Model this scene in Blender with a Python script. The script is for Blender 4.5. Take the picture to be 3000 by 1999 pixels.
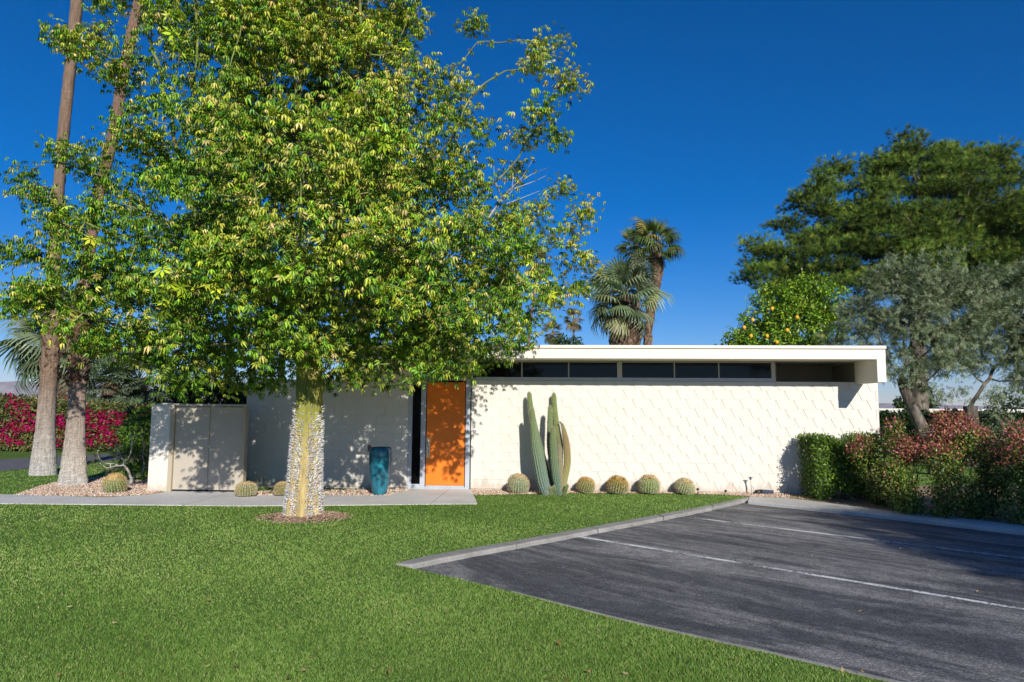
import bpy, math, random
import numpy as np
from mathutils import Vector, Matrix
from mathutils.geometry import tessellate_polygon

for o in list(bpy.data.objects):
    bpy.data.objects.remove(o)
R = math.radians
scene = bpy.context.scene
C = scene.collection
rnd = random.Random(7)
rng = np.random.default_rng(11)

# ------------------------------------------------------------------ camera
F_PX = 2068.0
CAM_H = 1.7
cam_d = bpy.data.cameras.new('camera')
cam = bpy.data.objects.new('camera', cam_d)
C.objects.link(cam)
cam_d.lens = F_PX / 3000 * 36
cam_d.sensor_width = 36
cam_d.clip_end = 9000
cam_d.clip_start = 0.05
CM = Matrix.Translation((0, 0, CAM_H)) @ Matrix.Rotation(R(90 + 5.52), 4, 'X') @ Matrix.Rotation(R(0.4), 4, 'Z')
cam.matrix_world = CM
scene.camera = cam

# ------------------------------------------------------------------ light
SUN_TO = Vector((0.306, -1.058, 0.51)).normalized()
SUN_EL = math.asin(SUN_TO.z)
SUN_AZ = math.atan2(SUN_TO.x, SUN_TO.y)        # clockwise from +Y
world = bpy.data.worlds.new('World')
scene.world = world
world.use_nodes = True
wn = world.node_tree
wn.nodes.clear()
sky = wn.nodes.new('ShaderNodeTexSky')
sky.sky_type = 'NISHITA'
sky.sun_disc = False
sky.sun_elevation = SUN_EL
sky.sun_rotation = SUN_AZ
sky.altitude = 150
sky.air_density = 1.0
sky.dust_density = 0.0
sky.ozone_density = 7.0
hs = wn.nodes.new('ShaderNodeHueSaturation')
hs.inputs['Saturation'].default_value = 1.27
bg = wn.nodes.new('ShaderNodeBackground')
bg.inputs['Strength'].default_value = 0.082
wo = wn.nodes.new('ShaderNodeOutputWorld')
wn.links.new(sky.outputs[0], hs.inputs['Color'])
tn = wn.nodes.new('ShaderNodeMix')
tn.data_type = 'RGBA'
tn.blend_type = 'MULTIPLY'
tn.inputs[0].default_value = 1
tn.inputs[7].default_value = (1.0, .90, 1.08, 1)
wn.links.new(hs.outputs[0], tn.inputs[6])
wn.links.new(tn.outputs[2], bg.inputs['Color'])
wn.links.new(bg.outputs[0], wo.inputs['Surface'])

sun_d = bpy.data.lights.new('sun', 'SUN')
sun_d.energy = 4.6
sun_d.angle = R(0.5)
sun_d.color = (1.0, 0.95, 0.87)
sun = bpy.data.objects.new('sun', sun_d)
C.objects.link(sun)
sun.rotation_euler = SUN_TO.to_track_quat('Z', 'Y').to_euler()
sun.location = (20, -60, 40)

vs = scene.view_settings
vs.view_transform = 'Standard'
vs.look = 'None'
vs.exposure = 0.2
vs.gamma = 1.0
scene.cycles.use_denoising = True
scene.cycles.max_bounces = 8
scene.cycles.transparent_max_bounces = 8
scene.cycles.volume_bounces = 0

# ------------------------------------------------------------------ pixel helpers (photo pixels, 3000 x 1999)
def ray(px, py):
    d = Vector(((px - 1500) / F_PX, -(py - 999.5) / F_PX, -1))
    return (CM.to_3x3() @ d)

def G(px, py, z=0.0):                      # point on the ground
    d = ray(px, py)
    t = (z - CAM_H) / d.z
    return Vector((d.x * t, d.y * t, z))

def D(px, py, depth):                      # point at a distance along Y
    d = ray(px, py)
    t = depth / d.y
    return Vector((d.x * t, depth, CAM_H + d.z * t))

def SZ(wpx, depth):                        # metres for a width in pixels
    return wpx / F_PX * depth

# ------------------------------------------------------------------ materials
def mat(name, base=(.5, .5, .5), rough=.7, spec=.5, metal=0):
    m = bpy.data.materials.new(name)
    m.use_nodes = True
    b = m.node_tree.nodes['Principled BSDF']
    b.inputs['Base Color'].default_value = (*base, 1)
    b.inputs['Roughness'].default_value = rough
    b.inputs['Specular IOR Level'].default_value = spec
    b.inputs['Metallic'].default_value = metal
    return m

def nodes(m):
    nt = m.node_tree
    return nt, nt.nodes['Principled BSDF']

def noise(nt, scale, detail=6, rough=.6, vec=None, dist=0):
    n = nt.nodes.new('ShaderNodeTexNoise')
    n.inputs['Scale'].default_value = scale
    n.inputs['Detail'].default_value = detail
    n.inputs['Roughness'].default_value = rough
    n.inputs['Distortion'].default_value = dist
    if vec is not None:
        nt.links.new(vec, n.inputs['Vector'])
    return n

def coords(nt, scale=(1, 1, 1), rot=(0, 0, 0), kind='Object'):
    tc = nt.nodes.new('ShaderNodeTexCoord')
    m0 = nt.nodes.new('ShaderNodeMapping')
    m0.inputs['Rotation'].default_value = rot
    nt.links.new(tc.outputs[kind], m0.inputs['Vector'])
    mp = nt.nodes.new('ShaderNodeMapping')
    mp.inputs['Scale'].default_value = scale
    nt.links.new(m0.outputs[0], mp.inputs['Vector'])
    return mp.outputs[0]

def ramp(nt, src, stops):
    r = nt.nodes.new('ShaderNodeValToRGB')
    el = r.color_ramp.elements
    while len(el) < len(stops):
        el.new(.5)
    for e, (p, c) in zip(el, stops):
        e.position = p
        e.color = (*c, 1) if len(c) == 3 else c
    nt.links.new(src, r.inputs[0])
    return r.outputs[0]

def mixc(nt, fac, a, b, mode='MIX'):
    n = nt.nodes.new('ShaderNodeMix')
    n.data_type = 'RGBA'
    n.blend_type = mode
    for sock, v in ((n.inputs[0], fac), (n.inputs[6], a), (n.inputs[7], b)):
        if isinstance(v, (int, float)):
            sock.default_value = v
        elif isinstance(v, tuple):
            sock.default_value = (*v, 1)
        else:
            nt.links.new(v, sock)
    return n.outputs[2]

def bump(nt, b, h, strength=.3, dist=.02):
    n = nt.nodes.new('ShaderNodeBump')
    n.inputs['Strength'].default_value = strength
    n.inputs['Distance'].default_value = dist
    nt.links.new(h, n.inputs['Height'])
    nt.links.new(n.outputs[0], b.inputs['Normal'])

def noisy(name, stops, scale=3, rough=.8, bs=0, bscale=60, bd=.01, spec=.3, detail=7, cs=(1, 1, 1)):
    m = mat(name, rough=rough, spec=spec)
    nt, b = nodes(m)
    v = coords(nt, cs)
    n = noise(nt, scale, detail, vec=v)
    nt.links.new(ramp(nt, n.outputs[0], stops), b.inputs['Base Color'])
    if bs:
        n2 = noise(nt, bscale, 4, vec=v)
        bump(nt, b, n2.outputs[0], bs, bd)
    return m

def leaf_mat(name, trans=.3, rough=.45, spec=.4):
    m = bpy.data.materials.new(name)
    m.use_nodes = True
    nt, b = nodes(m)
    at = nt.nodes.new('ShaderNodeAttribute')
    at.attribute_name = 'Col'
    nt.links.new(at.outputs[0], b.inputs['Base Color'])
    b.inputs['Roughness'].default_value = rough
    b.inputs['Specular IOR Level'].default_value = spec
    if trans > 0:
        tr = nt.nodes.new('ShaderNodeBsdfTranslucent')
        g = mixc(nt, 1.0, at.outputs[0], (1.3, 1.35, .5), 'MULTIPLY')
        nt.links.new(g, tr.inputs[0])
        mx = nt.nodes.new('ShaderNodeMixShader')
        mx.inputs[0].default_value = trans
        nt.links.new(b.outputs[0], mx.inputs[1])
        nt.links.new(tr.outputs[0], mx.inputs[2])
        nt.links.new(mx.outputs[0], nt.nodes['Material Output'].inputs[0])
    return m

M = {}
M['leaf'] = leaf_mat('foliage', .12, .42, .4)
M['needle'] = leaf_mat('needles', .12, .7, .2)
M['frond'] = leaf_mat('palm_frond', .2, .45, .4)
M['grass'] = leaf_mat('grass_blades', .25, .6, .25)
M['petal'] = leaf_mat('petals', .35, .7, .1)
M['attr'] = leaf_mat('tinted', 0, .75, .2)
M['white_wall'] = noisy('painted_block', [(.3, (.71, .67, .59)), (.7, (.755, .72, .645))], 1.3, .75, .25, 180, .004, .2)
nt, b = nodes(M['white_wall'])
lk = b.inputs['Base Color'].links[0]; src_c = lk.from_socket
v = coords(nt)
sx_ = nt.nodes.new('ShaderNodeSeparateXYZ'); nt.links.new(v, sx_.inputs[0])
dn = noise(nt, 5, 7, .7, coords(nt, (1, 1, .5)))
dm = nt.nodes.new('ShaderNodeMath'); dm.operation = 'MULTIPLY_ADD'
nt.links.new(dn.outputs[0], dm.inputs[0]); dm.inputs[1].default_value = -.9; nt.links.new(sx_.outputs[2], dm.inputs[2])
df = ramp(nt, dm.outputs[0], [(0.0, (.42, .42, .42)), (.16, (.0, .0, .0))])
am = nt.nodes.new('ShaderNodeMath'); am.operation = 'ADD'; am.inputs[1].default_value = .36
nt.links.new(dm.outputs[0], am.inputs[0])
df = ramp(nt, am.outputs[0], [(0.0, (.45, .45, .45)), (.12, (0, 0, 0))])
c_ = mixc(nt, df, src_c, (.42, .33, .24))
streak = noise(nt, 3, 6, .6, coords(nt, (3, 3, .12)))
c_ = mixc(nt, 1, c_, ramp(nt, streak.outputs[0], [(.3, (.965, .96, .95)), (.6, (1, 1, 1))]), 'MULTIPLY')
nt.links.new(c_, b.inputs['Base Color'])
M['band'] = noisy('painted_stucco', [(.3, (.74, .66, .54)), (.7, (.80, .73, .61))], 1.2, .8, .2, 140, .003, .2)
M['fascia'] = noisy('painted_fascia', [(.3, (.79, .73, .62)), (.7, (.84, .785, .68))], .8, .7, .08, 90, .003, .25)
M['roofing'] = noisy('roof_gravel', [(.3, (.45, .42, .38)), (.7, (.6, .57, .52))], 40, .95)
M['alu'] = noisy('grey_aluminium_paint', [(.3, (.42, .45, .50)), (.7, (.50, .53, .58))], 6, .45, 0, spec=.5)
M['alu_pale'] = mat('pale_window_frame', (.55, .53, .48), .5)
M['glass'] = mat('dark_window_glass', (.006, .006, .006), .05, .22)
M['reeded'] = mat('reeded_dark_glass', (.004, .004, .005), .15, .4)
M['orange'] = noisy('orange_door_paint', [(.3, (.86, .195, .015)), (.7, (.90, .225, .02))], 2, .42, .04, 60, .003, .35)
M['chrome'] = mat('chrome', (.75, .75, .75), .15, .5, 1)
M['beige'] = noisy('beige_gate_paint', [(.3, (.44, .39, .32)), (.7, (.50, .445, .365))], 2.5, .6, .1, 90, .003, .3)
M['recess'] = noisy('dull_beige', [(.3, (.27, .235, .17)), (.7, (.33, .29, .215))], 1.5, .8, .1, 80, .003, .2)  # duller, darker beige than the other house panels
M['beige_frame'] = mat('beige_frame_paint', (.46, .39, .28), .6)
M['black'] = mat('black_plastic', (.02, .02, .022), .4)
M['navy'] = mat('dark_blue_metal', (.05, .07, .11), .35)
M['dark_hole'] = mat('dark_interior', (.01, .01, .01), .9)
M['far_white'] = mat('pale_garden_wall', (.72, .68, .62), .8)

# concrete
def concrete(name, c1, c2, c3):
    m = mat(name, rough=.85, spec=.25)
    nt, b = nodes(m)
    v = coords(nt)
    n1 = noise(nt, .9, 8, .65, v)
    n2 = noise(nt, 35, 5, .7, v)
    c = ramp(nt, n1.outputs[0], [(.3, c1), (.55, c2), (.75, c3)])
    s = ramp(nt, n2.outputs[0], [(.3, (.72, .72, .72)), (.7, (1.1, 1.1, 1.1))])
    nt.links.new(mixc(nt, 1, c, s, 'MULTIPLY'), b.inputs['Base Color'])
    bump(nt, b, n2.outputs[0], .3, .008)
    return m
M['concrete'] = concrete('path_concrete', (.44, .425, .40), (.55, .535, .51), (.62, .61, .59))
M['path'] = concrete('path_concrete_jointed', (.56, .54, .51), (.67, .65, .62), (.74, .725, .70))
nt, b = nodes(M['path'])
src_c = b.inputs['Base Color'].links[0].from_socket
sx_ = nt.nodes.new('ShaderNodeSeparateXYZ'); nt.links.new(coords(nt, (1, 1, 1), (0, 0, R(3))), sx_.inputs[0])
fm_ = nt.nodes.new('ShaderNodeMath'); fm_.operation = 'PINGPONG'; fm_.inputs[1].default_value = 1.05
nt.links.new(sx_.outputs[0], fm_.inputs[0])
c_ = mixc(nt, ramp(nt, fm_.outputs[0], [(0, (.75, .75, .75)), (.012, (0, 0, 0))]), src_c, (.12, .10, .08))
nt.links.new(c_, b.inputs['Base Color'])
M['kerb'] = concrete('kerb_concrete', (.24, .225, .20), (.36, .345, .32), (.52, .51, .49))

# asphalt: old grey surface worn in long streaks along the bays
m = mat('asphalt', rough=.8, spec=.35)
nt, b = nodes(m)
v = coords(nt)
vs1 = coords(nt, (.16, .75, 1), (0, 0, R(45)))       # streaks along the bays
a = noise(nt, 1.7, 12, .74, vs1, 1.1)
patch = noise(nt, .42, 6, .62, vs1, .5)
fine = noise(nt, 62, 3, .8, v)
mid = noise(nt, 11, 8, .75, v)
c = ramp(nt, a.outputs[0], [(.36, (.052, .053, .058)), (.46, (.080, .081, .086)), (.52, (.16, .156, .153)), (.63, (.26, .25, .24))])
c = mixc(nt, ramp(nt, patch.outputs[0], [(.5, (0, 0, 0)), (.66, (.6, .6, .6))]), c, (.085, .086, .092))
c = mixc(nt, .85, c, ramp(nt, mid.outputs[0], [(.3, (.55, .55, .55)), (.7, (1.5, 1.5, 1.5))]), 'MULTIPLY')
c = mixc(nt, .95, c, ramp(nt, fine.outputs[0], [(.36, (.35, .35, .35)), (.5, (.9, .9, .9)), (.64, (2.0, 2.0, 2.0))]), 'MULTIPLY')
ck = nt.nodes.new('ShaderNodeTexVoronoi'); ck.feature = 'DISTANCE_TO_EDGE'; ck.inputs['Scale'].default_value = .42
wob = noise(nt, 2.5, 6, .6, v)
vadd = nt.nodes.new('ShaderNodeVectorMath'); vadd.operation = 'ADD'
nt.links.new(v, vadd.inputs[0]); nt.links.new(wob.outputs['Color'], vadd.inputs[1]); nt.links.new(vadd.outputs[0], ck.inputs['Vector'])
c = mixc(nt, ramp(nt, ck.outputs['Distance'], [(.0, (.75, .75, .75)), (.006, (0, 0, 0))]), c, (.03, .03, .032))
stain = noise(nt, .8, 3, .5, coords(nt, (.6, 1.6, 1), (0, 0, R(45))))
c = mixc(nt, ramp(nt, stain.outputs[0], [(.68, (0, 0, 0)), (.75, (.5, .5, .5))]), c, (.08, .062, .045))
nt.links.new(c, b.inputs['Base Color'])
bump(nt, b, fine.outputs[0], .5, .01)
M['asphalt'] = m
M['road'] = noisy('street_asphalt', [(.3, (.10, .10, .105)), (.7, (.16, .16, .165))], 3, .85, .2, 60, .01)

# worn line paint: lets the asphalt show where it has worn off
m = mat('worn_line_paint', rough=.7, spec=.3)
nt, b = nodes(m)
v = coords(nt)
n1 = noise(nt, 30, 6, .75, v)
n3 = noise(nt, 1.2, 4, .6, v)
f = nt.nodes.new('ShaderNodeMath'); f.operation = 'ADD'
nt.links.new(n1.outputs[0], f.inputs[0]); nt.links.new(n3.outputs[0], f.inputs[1])
nt.links.new(ramp(nt, f.outputs[0], [(.86, (.09, .09, .095)), (1.0, (.48, .48, .47)), (1.15, (.74, .74, .72))]), b.inputs['Base Color'])
M['line'] = m

# lawn soil under the blades
m = mat('lawn_base', rough=.95, spec=.1)
nt, b = nodes(m)
v = coords(nt)
n1 = noise(nt, .5, 6, .6, v); n2 = noise(nt, 45, 5, .7, v)
c = ramp(nt, n1.outputs[0], [(.3, (.085, .16, .035)), (.6, (.115, .19, .042)), (.75, (.16, .21, .06))])
c = mixc(nt, .8, c, ramp(nt, n2.outputs[0], [(.3, (.45, .45, .45)), (.7, (1.4, 1.4, 1.3))]), 'MULTIPLY')
nt.links.new(c, b.inputs['Base Color'])
bump(nt, b, n2.outputs[0], .8, .02)
M['lawn'] = m
M['desert'] = noisy('dry_ground', [(.3, (.20, .16, .11)), (.7, (.30, .25, .18))], .05, .95)
M['soil'] = noisy('brown_soil', [(.3, (.20, .13, .085)), (.6, (.34, .235, .16)), (.8, (.42, .31, .22))], 9, .95, .8, 40, .03, .1)
M['dry_soil'] = noisy('dry_soil', [(.3, (.20, .15, .09)), (.6, (.36, .28, .18)), (.8, (.46, .37, .26))], 7, .95, .8, 40, .03, .1)

# gravel
m = mat('gravel', rough=.85, spec=.2)
nt, b = nodes(m)
v = coords(nt)
vo = nt.nodes.new('ShaderNodeTexVoronoi'); vo.inputs['Scale'].default_value = 38
nt.links.new(v, vo.inputs['Vector'])
sep = nt.nodes.new('ShaderNodeSeparateColor'); nt.links.new(vo.outputs['Color'], sep.inputs[0])
c = ramp(nt, sep.outputs[0], [(0, (.26, .17, .12)), (.4, (.42, .30, .22)), (.7, (.56, .42, .32)), (1, (.68, .58, .48))])
nt.links.new(c, b.inputs['Base Color'])
inv = ramp(nt, vo.outputs['Distance'], [(0, (1, 1, 1)), (.6, (0, 0, 0))])
bump(nt, b, inv, 1.0, .03)
M['gravel'] = m
M['stones'] = leaf_mat('loose_stones', 0, .85, .2)

# pot glaze
m = mat('teal_glaze', rough=.12, spec=.6)
nt, b = nodes(m)
v = coords(nt, (1, 1, .35))
n1 = noise(nt, 5, 6, .6, v, .5)
nt.links.new(ramp(nt, n1.outputs[0], [(.3, (.005, .065, .115)), (.5, (.012, .135, .195)), (.72, (.035, .24, .30))]), b.inputs['Base Color'])
n2 = noise(nt, 18, 3, .5, v); bump(nt, b, n2.outputs[0], .12, .01)
M['glaze'] = m

def bark(name, c1, c2, c3, sc=(1, 1, .25), s=9, bs=.8):
    m = mat(name, rough=.9, spec=.15)
    nt, b = nodes(m)
    v = coords(nt, sc)
    n = noise(nt, s, 8, .7, v, .4)
    nt.links.new(ramp(nt, n.outputs[0], [(.3, c1), (.5, c2), (.7, c3)]), b.inputs['Base Color'])
    bump(nt, b, n.outputs[0], bs, .05)
    return m
M['bark_olive'] = bark('olive_bark', (.03, .025, .02), (.13, .11, .09), (.30, .26, .22))
M['bark_pine'] = bark('pine_bark', (.08, .06, .045), (.19, .15, .12), (.34, .29, .24))
M['bark_grey'] = bark('grey_stems', (.25, .23, .21), (.45, .42, .38), (.62, .58, .54))
M['bark_dark'] = bark('dark_stems', (.03, .022, .016), (.07, .05, .035), (.14, .10, .07))

# ring-scarred palm bark with tint attribute
m = leaf_mat('palm_bark', 0, .9, .15)
nt, b = nodes(m)
at = [n for n in nt.nodes if n.type == 'ATTRIBUTE'][0]
v = coords(nt, (1.5, 1.5, 26), kind='Object')
n1 = noise(nt, 4, 7, .7, v, .6)
v2 = coords(nt, (9, 9, .5), kind='Object')
n2 = noise(nt, 3, 6, .7, v2, .3)
c = mixc(nt, .85, at.outputs[0], ramp(nt, n1.outputs[0], [(.3, (.72, .70, .67)), (.5, (.98, .98, .98)), (.7, (1.15, 1.13, 1.1))]), 'MULTIPLY')
c = mixc(nt, .7, c, ramp(nt, n2.outputs[0], [(.32, (.5, .47, .44)), (.55, (1.05, 1.05, 1.05))]), 'MULTIPLY')
nt.links.new(c, b.inputs['Base Color'])
ad = nt.nodes.new('ShaderNodeMath'); ad.operation = 'ADD'
nt.links.new(n1.outputs[0], ad.inputs[0]); nt.links.new(n2.outputs[0], ad.inputs[1])
bump(nt, b, ad.outputs[0], 1.0, .07)
M['palm_bark'] = m

# silk floss bark: green above, straw yellow below, thin vertical fissures
m = leaf_mat('green_fissured_bark', 0, .7, .25)
nt, b = nodes(m)
at = [n for n in nt.nodes if n.type == 'ATTRIBUTE'][0]
v = coords(nt, (14, 14, .8))
n1 = noise(nt, 3, 7, .7, v, .5)
n2 = noise(nt, 6, 6, .65, coords(nt, (1, 1, .6)))
c = mixc(nt, .8, at.outputs[0], ramp(nt, n1.outputs[0], [(.32, (.45, .42, .35)), (.45, (1, 1, 1)), (.7, (1.2, 1.2, 1.1))]), 'MULTIPLY')
c = mixc(nt, .6, c, ramp(nt, n2.outputs[0], [(.35, (.6, .6, .6)), (.65, (1.25, 1.2, 1.1))]), 'MULTIPLY')
nt.links.new(c, b.inputs['Base Color'])
bump(nt, b, n1.outputs[0], .5, .02)
M['floss_bark'] = m

# mountains
M['rock'] = noisy('haze_pale_rock', [(.3, (.26, .23, .25)), (.7, (.38, .34, .36))], .01, .95)  # pale lavender of distance haze put into the rock colour

# ------------------------------------------------------------------ object helpers
def tag(o, label=None, cat=None, group=None, kind=None):
    if label: o['label'] = label
    if cat: o['category'] = cat
    if group: o['group'] = group
    if kind: o['kind'] = kind
    return o

def empty(name, loc=(0, 0, 0), rz=0, label=None, cat=None, group=None):
    o = bpy.data.objects.new(name, None)
    o.empty_display_size = .2
    C.objects.link(o)
    o.location = loc
    o.rotation_euler = (0, 0, rz)
    return tag(o, label, cat, group)

def link(name, me, parent=None):
    o = bpy.data.objects.new(name, me)
    C.objects.link(o)
    if parent is not None:
        o.parent = parent
    return o

def npmesh(name, V, Fs, mats, col=None, midx=None, smooth=False):
    """V (n,3); Fs list of int arrays (k,3) or (k,4)"""
    me = bpy.data.meshes.new(name)
    V = np.asarray(V, dtype=np.float32)
    me.vertices.add(len(V))
    me.vertices.foreach_set('co', V.ravel())
    loops = np.concatenate([np.asarray(f, dtype=np.int32).ravel() for f in Fs])
    tot = np.concatenate([np.full(len(f), np.asarray(f).shape[1], dtype=np.int32) for f in Fs])
    start = np.concatenate([[0], np.cumsum(tot)[:-1]]).astype(np.int32)
    me.loops.add(len(loops))
    me.loops.foreach_set('vertex_index', loops)
    me.polygons.add(len(tot))
    me.polygons.foreach_set('loop_start', start)
    me.polygons.foreach_set('loop_total', tot)
    if smooth:
        me.polygons.foreach_set('use_smooth', np.ones(len(tot), dtype=bool))
    if midx is not None:
        me.polygons.foreach_set('material_index', np.asarray(midx, dtype=np.int32))
    me.update(calc_edges=True)
    for mm in (mats if isinstance(mats, (list, tuple)) else [mats]):
        me.materials.append(mm)
    if col is not None:
        col = np.asarray(col, dtype=np.float32)
        if col.shape[1] == 3:
            col = np.concatenate([col, np.ones((len(col), 1), np.float32)], 1)
        ca = me.color_attributes.new('Col', 'FLOAT_COLOR', 'POINT')
        ca.data.foreach_set('color', col.ravel())
    return me

class MB:
    """collects simple shapes into one mesh"""
    def __init__(s):
        s.v = []; s.f = []
    def box(s, x0, x1, y0, y1, z0, z1):
        n = len(s.v)
        s.v += [(x0, y0, z0), (x1, y0, z0), (x1, y1, z0), (x0, y1, z0), (x0, y0, z1), (x1, y0, z1), (x1, y1, z1), (x0, y1, z1)]
        s.f += [(n, n+3, n+2, n+1), (n+4, n+5, n+6, n+7), (n, n+1, n+5, n+4), (n+1, n+2, n+6, n+5), (n+2, n+3, n+7, n+6), (n+3, n, n+4, n+7)]
        return s
    def prism(s, front, back):
        """two matching rings of points"""
        n = len(s.v); k = len(front)
        s.v += list(front) + list(back)
        s.f.append(tuple(range(n, n+k)))
        s.f.append(tuple(range(n+2*k-1, n+k-1, -1)))
        for i in range(k):
            j = (i+1) % k
            s.f.append((n+j, n+i, n+k+i, n+k+j))
        return s
    def lathe(s, prof, c=(0, 0), seg=32, sides=None):
        n = len(s.v); k = len(prof)
        for (r, z) in prof:
            for i in range(seg):
                a = 2*math.pi*i/seg
                s.v.append((c[0]+r*math.cos(a), c[1]+r*math.sin(a), z))
        for j in range(k-1):
            for i in range(seg):
                i2 = (i+1) % seg
                s.f.append((n+j*seg+i, n+j*seg+i2, n+(j+1)*seg+i2, n+(j+1)*seg+i))
        s.f.append(tuple(n+(k-1)*seg+i for i in range(seg)))
        s.f.append(tuple(n+i for i in reversed(range(seg))))
        return s
    def tube(s, pts, rads, seg=8):
        n = len(s.v); P = [Vector(p) for p in pts]
        for k, p in enumerate(P):
            t = (P[min(k+1, len(P)-1)] - P[max(k-1, 0)]).normalized()
            a = t.cross(Vector((0, 0, 1)))
            if a.length < .05: a = t.cross(Vector((1, 0, 0)))
            a.normalize(); bb = t.cross(a)
            for i in range(seg):
                an = 2*math.pi*i/seg
                s.v.append(tuple(p + (a*math.cos(an) + bb*math.sin(an)) * rads[k]))
        for k in range(len(P)-1):
            for i in range(seg):
                j = (i+1) % seg
                s.f.append((n+k*seg+i, n+k*seg+j, n+(k+1)*seg+j, n+(k+1)*seg+i))
        s.f.append(tuple(n+i for i in reversed(range(seg))))
        s.f.append(tuple(n+(len(P)-1)*seg+i for i in range(seg)))
        return s
    def build(s, name, m, parent=None, bevel=0, smooth=False):
        me = bpy.data.meshes.new(name)
        me.from_pydata(s.v, [], s.f)
        me.materials.append(m)
        if smooth:
            for p in me.polygons: p.use_smooth = len(p.vertices) <= 4
        me.update()
        o = link(name, me, parent)
        if bevel:
            bv = o.modifiers.new('bevel', 'BEVEL'); bv.width = bevel; bv.segments = 2; bv.limit_method = 'ANGLE'
        return o

def poly_sheet(name, pts, z, m, kind='structure', thick=0):
    P = [Vector((p[0], p[1], z)) for p in pts]
    tris = tessellate_polygon([P])
    v = [tuple(p) for p in P]; f = []
    n = len(P)
    for t in tris:
        a, b_, c_ = t
        if (P[b_]-P[a]).cross(P[c_]-P[a]).z < 0: b_, c_ = c_, b_
        f.append((a, b_, c_))
    if thick:
        v += [(p.x, p.y, z-thick) for p in P]
        area = sum(P[i].x*P[(i+1) % n].y - P[(i+1) % n].x*P[i].y for i in range(n))
        for i in range(n):
            j = (i+1) % n
            f.append((j, i, n+i, n+j) if area > 0 else (i, j, n+j, n+i))
    me = bpy.data.meshes.new(name)
    me.from_pydata(v, [], f)
    me.materials.append(m)
    me.update()
    o = link(name, me)
    if kind: o['kind'] = kind
    return o

def inside(P, poly):
    x, y = P[:, 0], P[:, 1]
    r = np.zeros(len(P), bool)
    n = len(poly)
    for i in range(n):
        x0, y0 = poly[i][0], poly[i][1]; x1, y1 = poly[(i+1) % n][0], poly[(i+1) % n][1]
        if y0 == y1: continue
        c = ((y0 > y) != (y1 > y)) & (x < (x1-x0)*(y-y0)/(y1-y0)+x0)
        r ^= c
    return r

def unit(v):
    return v / np.maximum(np.linalg.norm(v, axis=-1, keepdims=True), 1e-9)

def frames(fwd, up):
    """rotation matrices with local X=fwd, Z~up"""
    x = unit(fwd)
    y = unit(np.cross(up, x))
    z = np.cross(x, y)
    return np.stack([x, y, z], axis=-1)

def scatter(tv, tf, Rm, pos, size, col, tint=None):
    """copy a template (tv,tf) -> big arrays. col (N,3), tint per template vertex (k,)"""
    N, k = len(pos), len(tv)
    V = np.einsum('nij,kj->nki', Rm, tv) * size[:, None, None] + pos[:, None, :]
    F = tf[None] + (np.arange(N) * k)[:, None, None]
    cc = np.repeat(col[:, None, :], k, 1)
    if tint is not None: cc = cc * tint[None, :, None]
    return V.reshape(-1, 3), F.reshape(-1, tf.shape[1]), cc.reshape(-1, 3)

def join(parts):
    Vs, Fs, Cs = [], [], []; off = 0
    for V, F, Cc in parts:
        Vs.append(V); Fs.append(F+off); Cs.append(Cc); off += len(V)
    return np.concatenate(Vs), Fs, np.concatenate(Cs)

def rand_unit(n):
    return unit(rng.normal(size=(n, 3)))

def pick(pal, w, n, jit=.15):
    pal = np.array(pal, float)
    w = np.array(w, float); w /= w.sum()
    i = rng.choice(len(pal), n, p=w)
    c = pal[i] * (1 + rng.normal(0, jit, (n, 1)))
    return np.clip(c * (1 + rng.normal(0, jit*.3, (n, 3))), .004, .9)

# leaf templates -----------------------------------------------------
def palmate(nl=6, droop=.9, spread=150, L=1.0, w=.17):
    tv, tf, t = [], [], []
    for i in range(nl):
        a = R(-spread + 2*spread*i/(nl-1)) if nl > 1 else 0
        ll = L*(1-.25*abs(2*i/(nl-1)-1))
        d = np.array([math.cos(a), math.sin(a), 0]); s = np.array([-d[1], d[0], 0])
        dz = np.array([0, 0, -1.0])
        p0 = d*.05
        p1 = d*ll*.5*(1-.25*droop) + dz*ll*.5*droop*.5
        p2 = d*ll*(1-.45*droop) + dz*ll*droop
        n = len(tv)
        tv += [p0, p1+s*w*ll+dz*.04, p2, p1-s*w*ll+dz*.04]
        tf += [(n, n+1, n+2), (n, n+2, n+3)]
        t += [.9, 1, 1.08, 1]
    return np.array(tv), np.array(tf), np.array(t)

def blade_leaf(w=.25):
    tv = np.array([[0, 0, 0], [.45, w, .03], [1, 0, -.12], [.45, -w, .03]])
    return tv, np.array([[0, 1, 2], [0, 2, 3]]), np.array([.9, 1, 1.1, 1])

def sprig(n=9, w=.13, ll=.5, spread=55):
    tv, tf, t = [], [], []
    r_ = random.Random(3)
    for i in range(n):
        x = i/(n-1)*.8
        a = R(spread)*(1 if i % 2 else -1)*(1-.5*x); el = r_.uniform(-.5, .5)
        d = np.array([math.cos(a), math.sin(a)*math.cos(el), math.sin(a)*math.sin(el)]); d /= np.linalg.norm(d)
        s = np.cross(d, [0, 0, 1.0]); s /= max(np.linalg.norm(s), 1e-6)
        p = np.array([x, 0, 0]); k = len(tv); l2 = ll*r_.uniform(.8, 1.1)
        tv += [p, p+d*l2*.5+s*w*l2, p+d*l2, p+d*l2*.5-s*w*l2]
        tf += [(k, k+1, k+2), (k, k+2, k+3)]
        t += [.9, 1, 1.1, 1]
    return np.array(tv), np.array(tf), np.array(t)

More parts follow.
